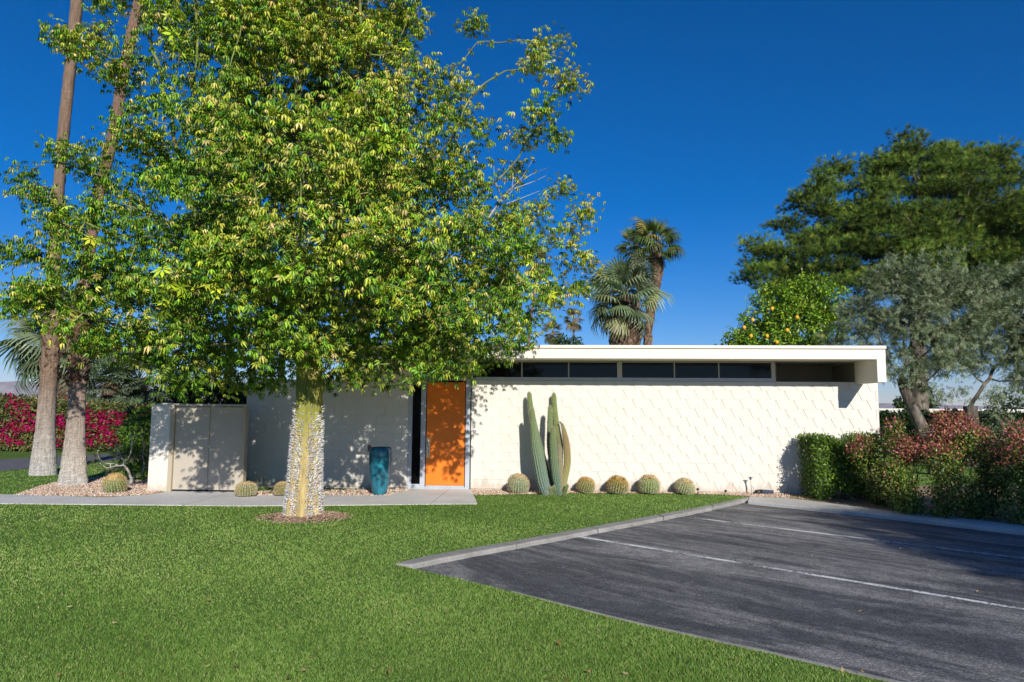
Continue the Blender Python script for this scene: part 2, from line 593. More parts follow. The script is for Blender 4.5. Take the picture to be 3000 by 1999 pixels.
def tuft(n=22, w=.03, spread=1.0, seed=5):
    r_ = np.random.default_rng(seed)
    tv, tf, t = [], [], []
    for i in range(n):
        d = np.array([1.0, 0, 0]) + r_.normal(0, spread*.5, 3); d /= np.linalg.norm(d)
        s = np.cross(d, r_.normal(size=3)); s /= np.linalg.norm(s)
        L = r_.uniform(.7, 1.1); k = len(tv)
        b0 = r_.normal(0, .05, 3)
        tv += [b0-s*w, b0+s*w, b0+d*L]
        tf += [(k, k+1, k+2)]
        t += [.8, .8, 1.15]
    return np.array(tv), np.array(tf), np.array(t)

# branch growth towards points spread through the crown ---------------
def colonize(roots, att, step=.25, kill=.5, infl=4.0, iters=90, maxn=6000, grav=(0, 0, 0)):
    nodes_ = [np.array(r, float) for r in roots]
    par = [-1] + list(range(len(roots)-1))
    att = np.array(att, float)
    near_i = np.zeros(len(att), int); near_d = np.full(len(att), 1e9)
    P = np.array(nodes_)
    for i, p in enumerate(P):
        d = np.linalg.norm(att-p, axis=1); m_ = d < near_d
        near_d[m_] = d[m_]; near_i[m_] = i
    alive = np.ones(len(att), bool)
    g = np.array(grav, float)
    nkid = np.zeros(len(P), int)
    for it in range(iters):
        act = alive & (near_d < infl)
        if not act.any():
            infl *= 1.5
            if infl > 60: break
            continue
        idx = np.where(act)[0]
        dirs = unit(att[idx] - P[near_i[idx]])
        uniq, inv_ = np.unique(near_i[idx], return_inverse=True)
        S = np.zeros((len(uniq), 3)); np.add.at(S, inv_, dirs)
        S = unit(S)
        perm = rng.permutation(len(idx))
        one = np.zeros(len(uniq), int); one[inv_[perm]] = perm
        stuck = nkid[uniq] >= 1
        S[stuck] = dirs[one[stuck]]
        S = unit(S + rng.normal(0, .12, S.shape) + g)
        newp, newpar = [], []
        for u, d_ in zip(uniq, S):
            if nkid[u] >= 14: continue
            q = P[u] + d_*step
            nkid[u] += 1
            newp.append(q); newpar.append(int(u))
        full = alive & (nkid[near_i] >= 14)
        alive[full] = False
        if not newp:
            if alive.any(): continue
            break
        base = len(P)
        P = np.vstack([P, np.array(newp)]); par += newpar
        nkid = np.concatenate([nkid, np.zeros(len(newp), int)])
        for k, q in enumerate(newp):
            d = np.linalg.norm(att-q, axis=1); m_ = alive & (d < near_d)
            near_d[m_] = d[m_]; near_i[m_] = base+k
        alive &= near_d > kill
        if not alive.any() or len(P) > maxn: break
    return P, np.array(par)

def limb_radii(P, par, tip=.008, expo=2.4, cap=None):
    n = len(P)
    w = np.zeros(n); kids = np.zeros(n, int)
    for i in range(n-1, 0, -1):
        if kids[i] == 0: w[i] = tip**expo
        w[par[i]] += w[i]; kids[par[i]] += 1
    r = w**(1/expo)
    if cap is not None: r = np.minimum(r, cap)
    return r, kids

def limb_mesh(P, par, r, seg=6, minr=0):
    idx = np.array([i for i in range(1, len(P)) if par[i] >= 0 and r[i] >= minr])
    A = P[par[idx]]; B = P[idx]
    t = unit(B-A)
    ref = np.where(np.abs(t[:, 2:3]) > .9, np.array([[1., 0, 0]]), np.array([[0, 0, 1.]]))
    a = unit(np.cross(t, ref)); b_ = np.cross(t, a)
    ang = np.arange(seg)*2*math.pi/seg
    ring = a[:, None]*np.cos(ang)[None, :, None] + b_[:, None]*np.sin(ang)[None, :, None]
    ra = np.minimum(r[par[idx]], r[idx]*1.25)
    A2 = A - t*(ra*.4)[:, None]
    V = np.concatenate([A2[:, None]+ring*ra[:, None, None], B[:, None]+ring*r[idx][:, None, None]], 1).reshape(-1, 3)
    k = np.arange(seg); j = (k+1) % seg
    q = np.stack([k, j, j+seg, k+seg], 1)
    F = (q[None] + (np.arange(len(idx))*2*seg)[:, None, None]).reshape(-1, 4)
    return V, F

def sph_points(blobs, n_per_m3, shell=.5):
    """points in a union of ellipsoids (cx,cy,cz,rx,ry,rz)"""
    out = []
    for (cx, cy, cz, rx, ry, rz) in blobs:
        n = max(3, int(4.19*rx*ry*rz*n_per_m3))
        d = rand_unit(n); rr = rng.uniform(0, 1, (n, 1))**(1/3*(1-shell))
        out.append(d*rr*np.array([rx, ry, rz]) + np.array([cx, cy, cz]))
    return np.concatenate(out)

# ================================================================== GROUND AND STRUCTURE
def up2(lst, z=0.0):
    return [G(px, py, z) for px, py in lst]

desert = poly_sheet('ground', [(-2400, -300), (2400, -300), (2400, 2000), (-2400, 2000)], -0.16, M['desert'])

near_edge = up2([(1154, 1654), (1330, 1694), (1500, 1735), (1700, 1787), (1900, 1838), (2250, 1915), (2600, 1999)])
dirv = (near_edge[-1]-near_edge[-3]).normalized()
near_edge.append(near_edge[-1] + dirv*14)
kerb_out = up2([(1154, 1654), (1250, 1630), (1530, 1582), (1700, 1551), (1912, 1512), (2050, 1487), (2142, 1468), (2195, 1457)])
kerb_in = up2([(1245, 1661), (1420, 1628), (1560, 1601), (1760, 1563), (1930, 1529), (2070, 1500), (2150, 1480), (2190, 1470)])
walk_back = up2([(2195, 1457), (2310, 1462), (2560, 1493), (2800, 1519), (3000, 1541)])
walk_front = up2([(2190, 1470), (2330, 1484), (2600, 1514), (2800, 1537), (3000, 1560)])
dw = (walk_back[-1]-walk_back[-3]).normalized()
walk_back.append(walk_back[-1]+dw*16); walk_front.append(walk_front[-1]+dw*16)

path_near = up2([(-400, 1476), (0, 1477), (312, 1480), (700, 1484), (1000, 1482), (1240, 1479), (1398, 1478)])
path_right = up2([(1381, 1436)])
path_poly = path_near + path_right + up2([(1200, 1436), (1160, 1446), (1136, 1453), (900, 1453), (700, 1453), (688, 1441), (660, 1438), (500, 1438), (491, 1442), (430, 1452), (312, 1459), (0, 1450), (-400, 1447)])

big = 60
lawn_poly = [Vector((-big, -8, 0))] + [Vector((near_edge[-1].x, -8, 0))] + list(reversed(near_edge)) + kerb_out[1:] + walk_back[1:] + [Vector((big, walk_back[-1].y, 0)), Vector((big, 60, 0)), Vector((-big, 60, 0))]
lawn = poly_sheet('lawn', lawn_poly, 0.0, M['lawn'], thick=.2)
asph_poly = [G(1154, 1654) + Vector((-1, .2, 0))] + [p for p in near_edge[1:]] + [Vector((30, near_edge[-1].y-1, 0)), walk_front[-1]+Vector((4, 1, 0))] + [p+Vector((.03, .15, 0)) for p in reversed(walk_front)] + [G(2150, 1462), G(1900, 1513), G(1530, 1583), G(1250, 1632)]
poly_sheet('parking_lot', asph_poly, -0.045, M['asphalt'])
path = poly_sheet('path', path_poly, 0.012, M['path'], thick=.1)

# path joints: shallow dark grooves cut as thin strips
def strip(p, q, w):
    d = (q-p).normalized(); s = Vector((-d.y, d.x, 0))*w/2
    return [p+s, q+s, q-s, p-s]

def band(name, A, B, z, thick, m, tagk='structure', joints=0):
    """kerb between two polylines"""
    v, f = [], []
    n = len(A)
    for a, b_ in zip(A, B):
        v += [(a.x, a.y, z), (b_.x, b_.y, z), (b_.x, b_.y, z-thick), (a.x, a.y, z-thick)]
    if joints:
        v = []
        segs = [(i, min(i+joints, n-1)) for i in range(0, n-1, joints)]
        for (i0, i1) in segs:
            b0_ = len(v)
            for i in range(i0, i1+1):
                a, b_ = A[i].copy(), B[i].copy()
                sh_ = (A[i1]-A[i0]).normalized()*.005*((i == i0) - (i == i1))
                a += sh_; b_ += sh_
                v += [(a.x, a.y, z), (b_.x, b_.y, z), (b_.x, b_.y, z-thick), (a.x, a.y, z-thick)]
            m_ = i1-i0
            for i in range(m_):
                k = b0_+4*i
                f += [(k, k+1, k+5, k+4), (k+1, k+2, k+6, k+5), (k+3, k, k+4, k+7)]
            k = b0_+4*m_
            f += [(b0_, b0_+3, b0_+2, b0_+1), (k, k+1, k+2, k+3)]
        n = 0
    for i in range(n-1):
        k = 4*i
        f += [(k, k+1, k+5, k+4), (k+1, k+2, k+6, k+5), (k+3, k, k+4, k+7)]
    if n: f += [(0, 3, 2, 1), (4*n-4, 4*n-3, 4*n-2, 4*n-1)]
    me = bpy.data.meshes.new(name); me.from_pydata(v, [], f); me.materials.append(m); me.update()
    o = link(name, me)
    o['kind'] = tagk
    bv = o.modifiers.new('bevel', 'BEVEL'); bv.width = .018; bv.segments = 2; bv.limit_method = 'ANGLE'
    return o

def resample(L, n):
    L = [Vector(p) for p in L]
    d = [0]
    for a, b_ in zip(L, L[1:]): d.append(d[-1]+(b_-a).length)
    out = []
    for i in range(n):
        t = d[-1]*i/(n-1)
        k = max(j for j in range(len(d)) if d[j] <= t+1e-9); k = min(k, len(L)-2)
        out.append(L[k].lerp(L[k+1], (t-d[k])/(d[k+1]-d[k])))
    return out
ka, kb = resample(kerb_out, 60), resample(kerb_in, 60)
kb = [a.lerp(b_, .55) for a, b_ in zip(ka, kb)]
for i in range(1, 59):
    j = Vector((rnd.gauss(0, .008), rnd.gauss(0, .008), 0))
    kb[i] += j; ka[i] += j*.5
band('kerb_lawn_side', ka, kb, .012, .16, M['kerb'], joints=12)
band('kerb_walk', walk_back, walk_front, .015, .2, M['concrete'])
# thin edging along the near lawn
ne = resample(near_edge[2:], 30)
s_ = Vector((-dirv.y, dirv.x, 0))
band('lawn_edging', [p + s_*(.005) for p in ne], [p + s_*(.005+.045*min(1, i/7)) for i, p in enumerate(ne)], .010, .15, M['kerb'])

# painted bay lines
def bay(name, a, b_, w):
    p, q = G(*a, -.045), G(*b_, -.045)
    q = q + (q-p).normalized()*6
    o = poly_sheet(name, strip(p, q, w), -.041, M['line'])
    return o
bay('bay_line', (1690, 1572), (3000, 1786), .08)
bay('bay_line', (2035, 1518), (3000, 1637), .08)

# gravel beds and soil
gl = up2([(40, 1452), (110, 1428), (170, 1413), (230, 1405), (300, 1400), (437, 1400), (437, 1441), (490, 1440), (430, 1451), (312, 1457), (150, 1454)])
poly_sheet('gravel_bed_left', gl, .006, M['gravel'])
gm = up2([(688, 1441), (1205, 1433), (1200, 1437), (1160, 1447), (1136, 1454), (700, 1454)])
poly_sheet('gravel_bed_middle', gm, .006, M['gravel'])
gr = up2([(1381, 1434), (1381, 1446), (1395, 1452), (1500, 1450), (1670, 1446), (1960, 1447), (2120, 1451), (2195, 1456), (2310, 1461), (2320, 1440), (1900, 1433)])
poly_sheet('gravel_bed_right', gr, .006, M['gravel'])
dr = up2([(2310, 1461), (2560, 1492), (2800, 1518), (3000, 1540)]) + [walk_back[-1], walk_back[-1]+Vector((6, 5, 0))] + up2([(3400, 1440), (2900, 1420), (2620, 1425), (2560, 1438), (2320, 1440)])
poly_sheet('soil_bed', dr, .004, M['dry_soil'])

# the bare soil ring round the big tree: a low uneven mound
TREE = G(893, 1516)
v, f = [(0, 0, .07)], []
nr, ns = 7, 48
off = G(880, 1520) - TREE
for j in range(1, nr+1):
    for i in range(ns):
        a = 2*math.pi*i/ns
        rr = (.52+.09*math.sin(3*a+1)+.07*math.sin(7*a)+.04*math.sin(13*a))*(j/nr)
        v.append((rr*math.cos(a)*1.08, rr*math.sin(a)*.95, .085*(1-(j/nr)**2)-.012+rnd.uniform(-.006, .006)*(j < nr)))
for i in range(ns):
    f.append((0, 1+i, 1+(i+1) % ns))
for j in range(nr-1):
    for i in range(ns):
        a0, a1 = 1+j*ns+i, 1+j*ns+(i+1) % ns
        f.append((a0, a0+ns, a1+ns, a1))
me = bpy.data.meshes.new('soil_mound'); me.from_pydata(v, [], f); me.materials.append(M['soil']); me.update()
for p_ in me.polygons: p_.use_smooth = True
o = link('soil_mound', me); o.location = TREE; o['kind'] = 'structure'

# street beyond, on the left
st = up2([(-700, 1400), (-300, 1392), (0, 1381), (281, 1355), (440, 1342), (700, 1325), (700, 1312), (440, 1322), (281, 1332), (0, 1347), (-300, 1357), (-700, 1366)])
poly_sheet('street', st, .006, M['road'])

# ================================================================== HOUSE
HZ = R(-3)
HP = Vector((0, 15.1, 0))
house = empty('modernist_house', HP, HZ, 'low flat-roofed cream block house with orange front door and strip windows', 'house')
RI = Matrix.Rotation(-HZ, 3, 'Z')
cam_l = RI @ (Vector((0, 0, CAM_H)) - HP)
def fac(px, py, off=0.0):                      # point in house space on the plane y = -off
    d = RI @ ray(px, py)
    t = (-off - cam_l.y) / d.y
    return Vector((cam_l.x + d.x*t, -off, cam_l.z + d.z*t))
def toW(p):
    return Matrix.Rotation(HZ, 3, 'Z') @ Vector(p) + HP

T = .0150                                       # face of the blocks stands proud of the core
uR0 = fac(1380, 1300).x; uR1 = fac(2576, 1250).x
uL0 = fac(718, 1300).x; uL1 = fac(1196, 1300).x
zT = fac(1700, 1116).z; zB = fac(1700, 1435).z
ch = (zT - zB)/12
bw = fac(1955.8, 1145).x - fac(1903.7, 1145).x
u_ph = fac(1903.7, 1145).x
print('wall', uL0, uL1, uR0, uR1, 'z', zB, zT, ch, bw)

def block_wall(name, u0, u1, rows, phase, plain):
    mb = MB()
    for r in range(-1, rows):
        z1 = zT - ch*(rows-1-r) if rows == 12 else zB + ch*(r+1)
        z0 = z1 - ch
        if r == -1:
            mb.box(u0+.001, u1-.001, -.03, .0, -.15, z1-.006); continue
        sh = phase + (bw/2 if (rows-r) % 2 == 0 else 0)
        k0 = int(math.floor((u0-sh)/bw))-1
        for k in range(k0, k0+int((u1-u0)/bw)+4):
            a, c_ = sh+k*bw, sh+(k+1)*bw
            a2, c2 = max(a, u0), min(c_, u1)
            if c2-a2 < .02: continue
            g = .0013
            mb.box(a2+g, c2-g, -.006, 0, z0+g, z1-g)
            e = .088
            jl = plain(a, z0) or a < u0; jr = plain(c_, z0) or c_ > u1
            la = a2+g; lb = a2+g if jl else a+g+e
            ra = c2-g; rb = c2-g if jr else c_-g-e
            if ra-la < .03 or rb-lb < .02: 
                lb = la; rb = ra
            yf = -T + rnd.uniform(-.001, .001)
            front = [(la, yf, z1-g), (lb, yf, z0+g), (rb, yf, z0+g), (ra, yf, z1-g)]
            back = [(p[0], -.0065, p[2]) for p in front]
            mb.prism(front, back)
    mb.box(u0, u1, .002, .16, -.15, zB+ch*rows if rows != 12 else zT)
    o = mb.build(name, M['white_wall'], house)
    return o
block_wall('block_wall', uR0, uR1, 12, u_ph, lambda u, z: (u < fac(1475, 1200).x and z > zB+ch*5.5 and rnd.random() < .8) or u < uR0+.2)
block_wall('block_wall', uL0, uL1, 12, u_ph + bw*.35, lambda u, z: u > uL1-.35 or (u < uL0+.5 and z > zB+3*ch) or rnd.random() < .15)

OV = 1.04
ff = lambda px, py: fac(px, py, OV)
z_fb = ff(1900, 1051).z; z_ft = ff(1900, 1012).z; z_fm = ff(1900, 1021).z
uF0 = ff(960, 1020).x; uFi = ff(2571, 1100).x; uF1 = ff(2595, 1050).x
z_fin = ff(2571, 1120).z
z_sof = z_fb + .02
print('fascia', z_fb, z_fm, z_ft, uF0, uFi, uF1, z_fin)
# side and back walls, low parapet wing on the left
bodyd = 6.0
mb = MB()
mb.box(uR1-.2, uR1, .165, bodyd, -.15, zT)
mb.box(uL0, uL0+.2, .165, bodyd, -.15, zT)
mb.box(uL0+.2, uR1-.2, bodyd-.2, bodyd, -.15, zT)
mb.build('rear_wall', M['white_wall'], house)
MB().box(uL0+.21, uF0-.02, .17, bodyd-.21, zT-.25, zT-.15).build('wing_roof', M['roofing'], house)
# roof
rf = MB().box(uF0+.02, uF1-.03, -OV+.05, bodyd+.5, z_sof, z_ft-.03).build('roof', M['band'], house)
MB().box(uF0+.03, uF1-.04, -OV+.06, bodyd+.49, z_ft-.028, z_ft-.012).build('roof_gravel', M['roofing'], rf)
fs = MB().box(uF0, uF1, -OV, -OV+.05, z_fb, z_fm-.012).box(uF0, uF0+.05, -OV+.052, bodyd+.5, z_fb, z_fm-.012).build('fascia', M['fascia'], rf, .004)
MB().box(uF0-.01, uF1+.01, -OV-.03, -OV+.06, z_fm, z_ft).box(uF0-.012, uF0+.06, -OV+.062, bodyd+.52, z_fm, z_ft).box(uF1-.06, uF1+.012, -OV+.062, bodyd+.52, z_fm, z_ft).build('roof_edge_strip', M['fascia'], rf, .006)
MB().box(uFi, uF1-.002, -OV+.002, -T-.002, z_fin, z_fb-.001).box(uFi, uF1-.002, -OV+.055, bodyd, z_fb+.001, z_fm-.02).build('end_fin', M['fascia'], rf, .003)

# clerestory
z_w0 = zT + .004
s0 = fac(1391, 1108).x; s1 = fac(2271, 1110).x
zs1 = fac(1700, 1106.5).z
# solid cream panels beside the glazing
MB().box(uF0+.05, s0-.002, -T+.01, .10, zT+.003, z_sof-.002).build('upper_panel', M['band'], house)
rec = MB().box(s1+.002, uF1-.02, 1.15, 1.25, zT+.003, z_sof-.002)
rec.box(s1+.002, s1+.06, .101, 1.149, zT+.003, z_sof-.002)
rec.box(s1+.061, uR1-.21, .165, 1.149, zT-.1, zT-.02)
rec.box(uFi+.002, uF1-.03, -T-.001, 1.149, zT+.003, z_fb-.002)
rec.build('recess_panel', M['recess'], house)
win_x = [1391, 1529, 1666, 1808]
win_x2 = [1822, 1976, 2106, 2259]
fr = empty('strip_window', (0, 0, 0)); fr.parent = house
MB().box(s0, s1, -T-.035, .10, zT+.003, zs1).build('sill', M['alu'], fr, .004)
u = lambda px: fac(px, 1085).x
MB().box(u(1808), u(1822), -T-.01, .10, zs1+.002, z_sof-.002).build('post', M['alu_pale'], fr)
MB().box(u(2259), s1, -T-.01, .10, zs1+.002, z_sof-.002).build('post', M['alu_pale'], fr)
MB().box(s0, u(1808)-.002, .0, .04, z_sof-.03, z_sof-.002).box(u(1822)+.002, u(2259)-.002, .0, .04, z_sof-.03, z_sof-.002).build('head_frame', M['alu_pale'], fr)
for wx in (win_x, win_x2):
    for a, b_ in zip(wx, wx[1:]):
        x0, x1 = u(a)+.012, u(b_)-.012
        MB().box(x0, x1, .03, .04, zs1+.002, z_sof-.033).build('pane', M['glass'], fr)
    for a in wx[1:3]:
        MB().box(u(a)-.011, u(a)+.011, .0, .045, zs1+.002, z_sof-.032).build('mullion', M['alu_pale'], fr)
MB().box(s0, s1, .3, .31, zT, z_sof-.003).build('dark_backing', M['dark_hole'], fr)  # near-black sheet standing in for the unlit room behind the panes

# entrance
zd0 = fac(1300, 1433).z; zd1 = fac(1300, 1115).z
zp1 = fac(1300, 1120.5).z; zp0 = fac(1300, 1424).z
e = lambda px: fac(px, 1280).x
dr_ = empty('front_door', (0, 0, 0)); dr_.parent = house; dr_['label'] = 'orange front door'
MB().box(e(1249.5), e(1361.5), -.02, .03, zp0+.012, zp1).build('door_panel', M['orange'], dr_, .004)
MB().box(e(1249.5), e(1361.5), -.03, .03, zp0-.02, zp0+.008).build('door_sweep', M['alu'], dr_)
h = MB(); hx0, hx1 = e(1250.5), e(1260)
h.box(hx0, hx1, -.028, -.0205, fac(1255, 1341).z, fac(1255, 1284).z)
h.build('handle_plate', M['chrome'], dr_, .002)
hz0, hz1 = fac(1255, 1334).z, fac(1255, 1291).z
hc = (hx0+hx1)/2
MB().tube([(hc, -.028, hz0), (hc, -.085, hz0+.03), (hc, -.095, (hz0+hz1)/2), (hc, -.085, hz1-.03), (hc, -.028, hz1)], [.012]*5, 10).build('handle', M['chrome'], dr_, smooth=True)
jf = empty('door_frame', (0, 0, 0)); jf.parent = house
MB().box(e(1364), e(1377), -T-.02, .06, -.02, zd1).build('jamb', M['alu'], jf, .003)
MB().box(e(1233), e(1247), -T-.02, .06, -.02, zd1).build('jamb', M['alu'], jf, .003)
MB().box(e(1196.5), e(1207.5), -T-.02, .06, -.02, zd1).build('jamb', M['alu'], jf, .003)
MB().box(e(1196.5), e(1377), -T-.02, .06, zd1+.002, zd1+.035).build('head', M['alu'], jf)
MB().box(e(1247.2), e(1363.8), -T-.015, .06, -.02, zp0-.022).build('threshold', M['alu'], jf)
sl = empty('sidelight', (0, 0, 0)); sl.parent = house
zq0 = fac(1220, 1418).z
MB().box(e(1207.7), e(1232.8), -T-.015, .05, -.02, zq0).build('bottom_rail', M['alu'], sl)
mb = MB()
x0, x1 = e(1207.7), e(1232.8)
nrd = 14
for i in range(nrd):                       # reeded glass: fine upright ribs
    a = x0+(x1-x0)*i/nrd; c_ = x0+(x1-x0)*(i+1)/nrd
    mb.prism([(a, -.006, zq0), (c_, -.006, zq0), (c_, -.006, zd1), (a, -.006, zd1)][::1], [(a, .01, zq0), (c_, .01, zq0), (c_, .01, zd1), (a, .01, zd1)])
    m0 = (a+c_)/2
    mb.prism([(a+.001, -.0065, zq0), (m0, -.013, zq0), (c_-.001, -.0065, zq0)], [(a+.001, -.0065, zd1-.001), (m0, -.013, zd1-.001), (c_-.001, -.0065, zd1-.001)])
mb.build('pane', M['reeded'], sl)
MB().box(e(1196.5), e(1378), -T+.012, .10, zd1+.037, z_sof-.003 if False else zT+.0).build('transom_panel', M['band'], house)
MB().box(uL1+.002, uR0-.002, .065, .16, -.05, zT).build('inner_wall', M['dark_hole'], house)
# door step slab
dp = up2([(1136, 1453), (1160, 1446), (1200, 1436), (1381, 1434), (1384, 1447), (1250, 1449), (1180, 1452)])

# ---- gate and its pillar
po = 0.0
gp = G(470, 1441)
gl_ = RI @ (gp - HP); po = -gl_.y
print('gate off', po)
gf = lambda px, py: fac(px, py, po)
pil = empty('gate_pillar', toW((gf(465, 1440).x, -po, 0)), HZ, 'white painted block pillar at the left end of the gate', 'pillar')
w0 = gf(433, 1400).x; w1 = gf(494, 1400).x; pt = gf(465, 1186).z
cx = gf(465, 1440).x
nb = 8
mb = MB()
for i in range(nb):
    z0 = pt/nb*i; z1 = pt/nb*(i+1)
    mb.box(w0-cx, w1-cx, 0, .42, z0+(.002 if i else -.1), z1-.002)
mb.box(w0-cx+.004, w1-cx-.004, .004, .416, 0, pt-.01)
mb.build('shaft', M['white_wall'], pil, .004)
MB().prism([(w0-cx+.02, .02, pt-.001), (w1-cx, .02, pt-.001), (w1-cx, .02, pt+.025), (0, .02, pt+.035)], [(w0-cx+.02, .4, pt-.001), (w1-cx, .4, pt-.001), (w1-cx, .4, pt+.025), (0, .4, pt+.035)]).build('cap', M['white_wall'], pil)
MB().box(w0-cx, w0-cx+.2, .43, 5.5, -.1, pt-.03).build('return_wall', M['white_wall'], pil)

gt = empty('double_gate', toW((gf(608, 1440).x, -po, 0)), HZ, 'beige painted double gate in a beige frame left of the house wall', 'gate')
gcx = gf(608, 1440).x
gx = lambda px, py=1320: gf(px, py).x - gcx
zt0 = gf(600, 1184).z; zt1 = gf(600, 1191).z; zg0 = gf(600, 1436).z
MB().box(gx(495), gx(507), -.02, .12, -.02, zt1-.001).build('frame_post', M['beige_frame'], gt, .003)
MB().box(gx(709), gx(717), -.02, .12, -.02, zt1-.001).build('frame_post', M['beige_frame'], gt, .003)
MB().box(gx(492), gx(717), -.04, .14, zt1, zt0).build('lintel', M['beige'], gt, .004)
lf = MB().box(gx(508), gx(608)-.004, .03, .075, zg0, zt1-.012).build('gate_leaf', M['beige'], gt, .003)
lr = MB().box(gx(609)+.004, gx(708), .03, .075, zg0, zt1-.012).build('gate_leaf', M['beige'], gt, .003)
MB().box(gx(607), gx(609.5), .018, .0295, zg0+.01, zt1-.02).build('astragal', M['beige_frame'], gt)
hh = gf(620, 1316).z
hm = MB().box(gx(611), gx(618), .016, .0295, hh-.03, hh+.03)
hm.tube([(gx(615), .016, hh+.005), (gx(615), -.025, hh+.005), (gx(619), -.03, hh+.003), (gx(627), -.03, hh)], [.012, .012, .011, .008], 8)
hm.build('handle', M['chrome'], lr, smooth=False)
MB().box(gx(507), gx(709), .035, .07, -.02, zg0-.012).build('threshold', M['dark_hole'], gt)

# ================================================================== PLANT BUILDERS
T_PALM = [palmate(6, .95, 140, 1, .15), palmate(7, .6, 155, 1, .14), palmate(5, 1.15, 120, 1, .16)]
T_STAR = palmate(7, .25, 150, 1.0, .15)
T_LEAF = blade_leaf(.26)
T_SPRIG = sprig()
T_TUFT = [tuft(20, .030, 1.0, s) for s in (5, 6, 7)]

def foliage(name, parent, sets, m):
    """sets: list of (template, pos, fwd, up, size, col)"""
    parts = []
    for (tv, tf, tt), pos, fwd, up, size, col in sets:
        parts.append(scatter(tv, tf, frames(fwd, up), pos, size, col, tt))
    V, Fs, Cc = join(parts)
    me = npmesh(name, V, Fs, m, Cc)
    return link(name, me, parent)

def tree_from(name, root_pts, blobs, dens, step, kill, tip, label, cat, group=None, bark=None, cap=.3, shell=.45, seg=6, minr=0, root_w=None, grav=(0, 0, 0), maxn=6000, nm_trunk='trunk', attractors=None, infl=4.0):
    loc = Vector(root_pts[0])
    root = empty(name, loc, 0, label, cat, group)
    att = sph_points(blobs, dens, shell) if attractors is None else attractors
    base = np.array(root_pts[0], float)
    P, par = colonize([np.array(p, float)-base for p in root_pts], att-base, step, kill, infl, 400, maxn, grav)
    r, kids = limb_radii(P, par, tip, 2.4)
    if root_w:
        k = len(root_pts)
        for i in range(k):
            r[i] = root_w[i]
        r[k:] = np.minimum(r[k:], root_w[-1]*.8)
    V, F = limb_mesh(P, par, r, seg, minr)
    if bark is not None:
        me = npmesh(nm_trunk, V, [F], bark, smooth=True)
        link(nm_trunk, me, root)
    return root, P, par, r, kids

def column_points(p0, p1, n):
    return [Vector(p0).lerp(Vector(p1), i/(n-1)) for i in range(n)]

# ---------------------------------------------------------------- the big silk floss tree
TD = TREE.y
def B(px, py, rpx, depth, sy=1.0):
    c_ = D(px, py, depth); r_ = SZ(rpx, depth)
    return (c_.x, c_.y, c_.z, r_, r_*sy, r_)
blobs = [B(900, 300, 330, TD), B(560, 290, 240, TD-.5), B(1210, 340, 205, TD+.2), B(450, 740, 240, TD-.6), B(880, 740, 330, TD-.9),
         B(1320, 690, 240, TD+.6), B(200, 850, 130, TD-.8), B(560, 960, 170, TD-.7), B(850, 960, 150, TD-1.2), B(1130, 960, 170, TD-.5), B(1420, 920, 140, TD+2.1),
         B(900, 560, 330, TD+2.2, .8), B(560, 700, 230, TD+1.9, .8), B(1200, 720, 250, TD+2.0, .8), B(860, 560, 300, TD-2.2, .8), B(1080, 860, 180, TD+2.2), B(700, 900, 190, TD+2.2),
         B(900, -100, 350, TD), B(620, -60, 260, TD-.2), B(1120, -60, 180, TD+.3), B(330, 230, 90, TD-.3), B(390, 60, 110, TD-.2), B(330, 480, 110, TD-.4), B(1450, 470, 130, TD+.2), B(1500, 760, 140, TD+1.6), B(800, -350, 260, TD), B(900, 350, 300, TD+2.3, .7), B(1150, 400, 180, TD-1.6), B(650, 420, 220, TD-1.7), B(1150, 760, 170, TD-2), B(430, 940, 130, TD+1.2), B(1370, 900, 140, TD+.1), B(1380, 980, 100, TD+.3), B(1330, 1030, 70, TD+.5), B(1430, 850, 110, TD), B(1400, 800, 90, TD-.4), B(1300, 980, 110, TD-.1), B(400, 950, 150, TD), B(250, 900, 150, TD-.5), B(100, 860, 80, TD-.5), B(300, 700, 130, TD-.3), B(620, 1050, 110, TD+.4), B(1050, 1040, 100, TD+.6), B(1200, 1030, 90, TD+.3), B(780, 1060, 90, TD+.8), B(1180, 900, 160, TD+1.2), B(1000, 960, 160, TD+1.6),B(330, 900, 100, TD+.3)]
sprigs = [(1390, 95, 35), (1600, 120, 34), (1570, 170, 28), (1660, 215, 30), (1600, 300, 42), (1600, 390, 45), (1640, 545, 30), (1560, 620, 45), (1690, 630, 38), (1650, 690, 45), (1690, 765, 30), (1600, 850, 60), (1700, 850, 35), (1560, 960, 55), (1500, 1040, 50), (1380, 1060, 45), (1560, 1060, 35),
          (180, 95, 35), (215, 150, 35), (270, 130, 40), (290, 40, 40), (70, 530, 35), (110, 570, 30), (40, 735, 55), (20, 900, 40), (100, 760, 50), (120, 870, 60), (210, 430, 45), (280, 480, 55), (250, 1000, 45), (430, 1020, 40), (520, 1090, 40), (680, 1090, 55), (800, 1120, 38), (815, 1160, 26), (960, 1120, 45), (985, 1165, 22), (1050, 1130, 50), (1130, 1150, 32), (1140, 1185, 16), (1200, 1090, 45), (1290, 1090, 40), (560, 1090, 50), (330, 190, 50), (160, 640, 40)]
att = [sph_points(blobs, 6.0, .5)]
for (px, py, rp) in sprigs:
    dd = TD + (rng.uniform(1.7, 2.5) if px > 1450 and py > 500 else rng.uniform(-.9, .9))
    att.append(sph_points([B(px, py, rp, dd)], 30, .3))
att = np.concatenate(att)
att = att[att[:, 2] > 2.0]
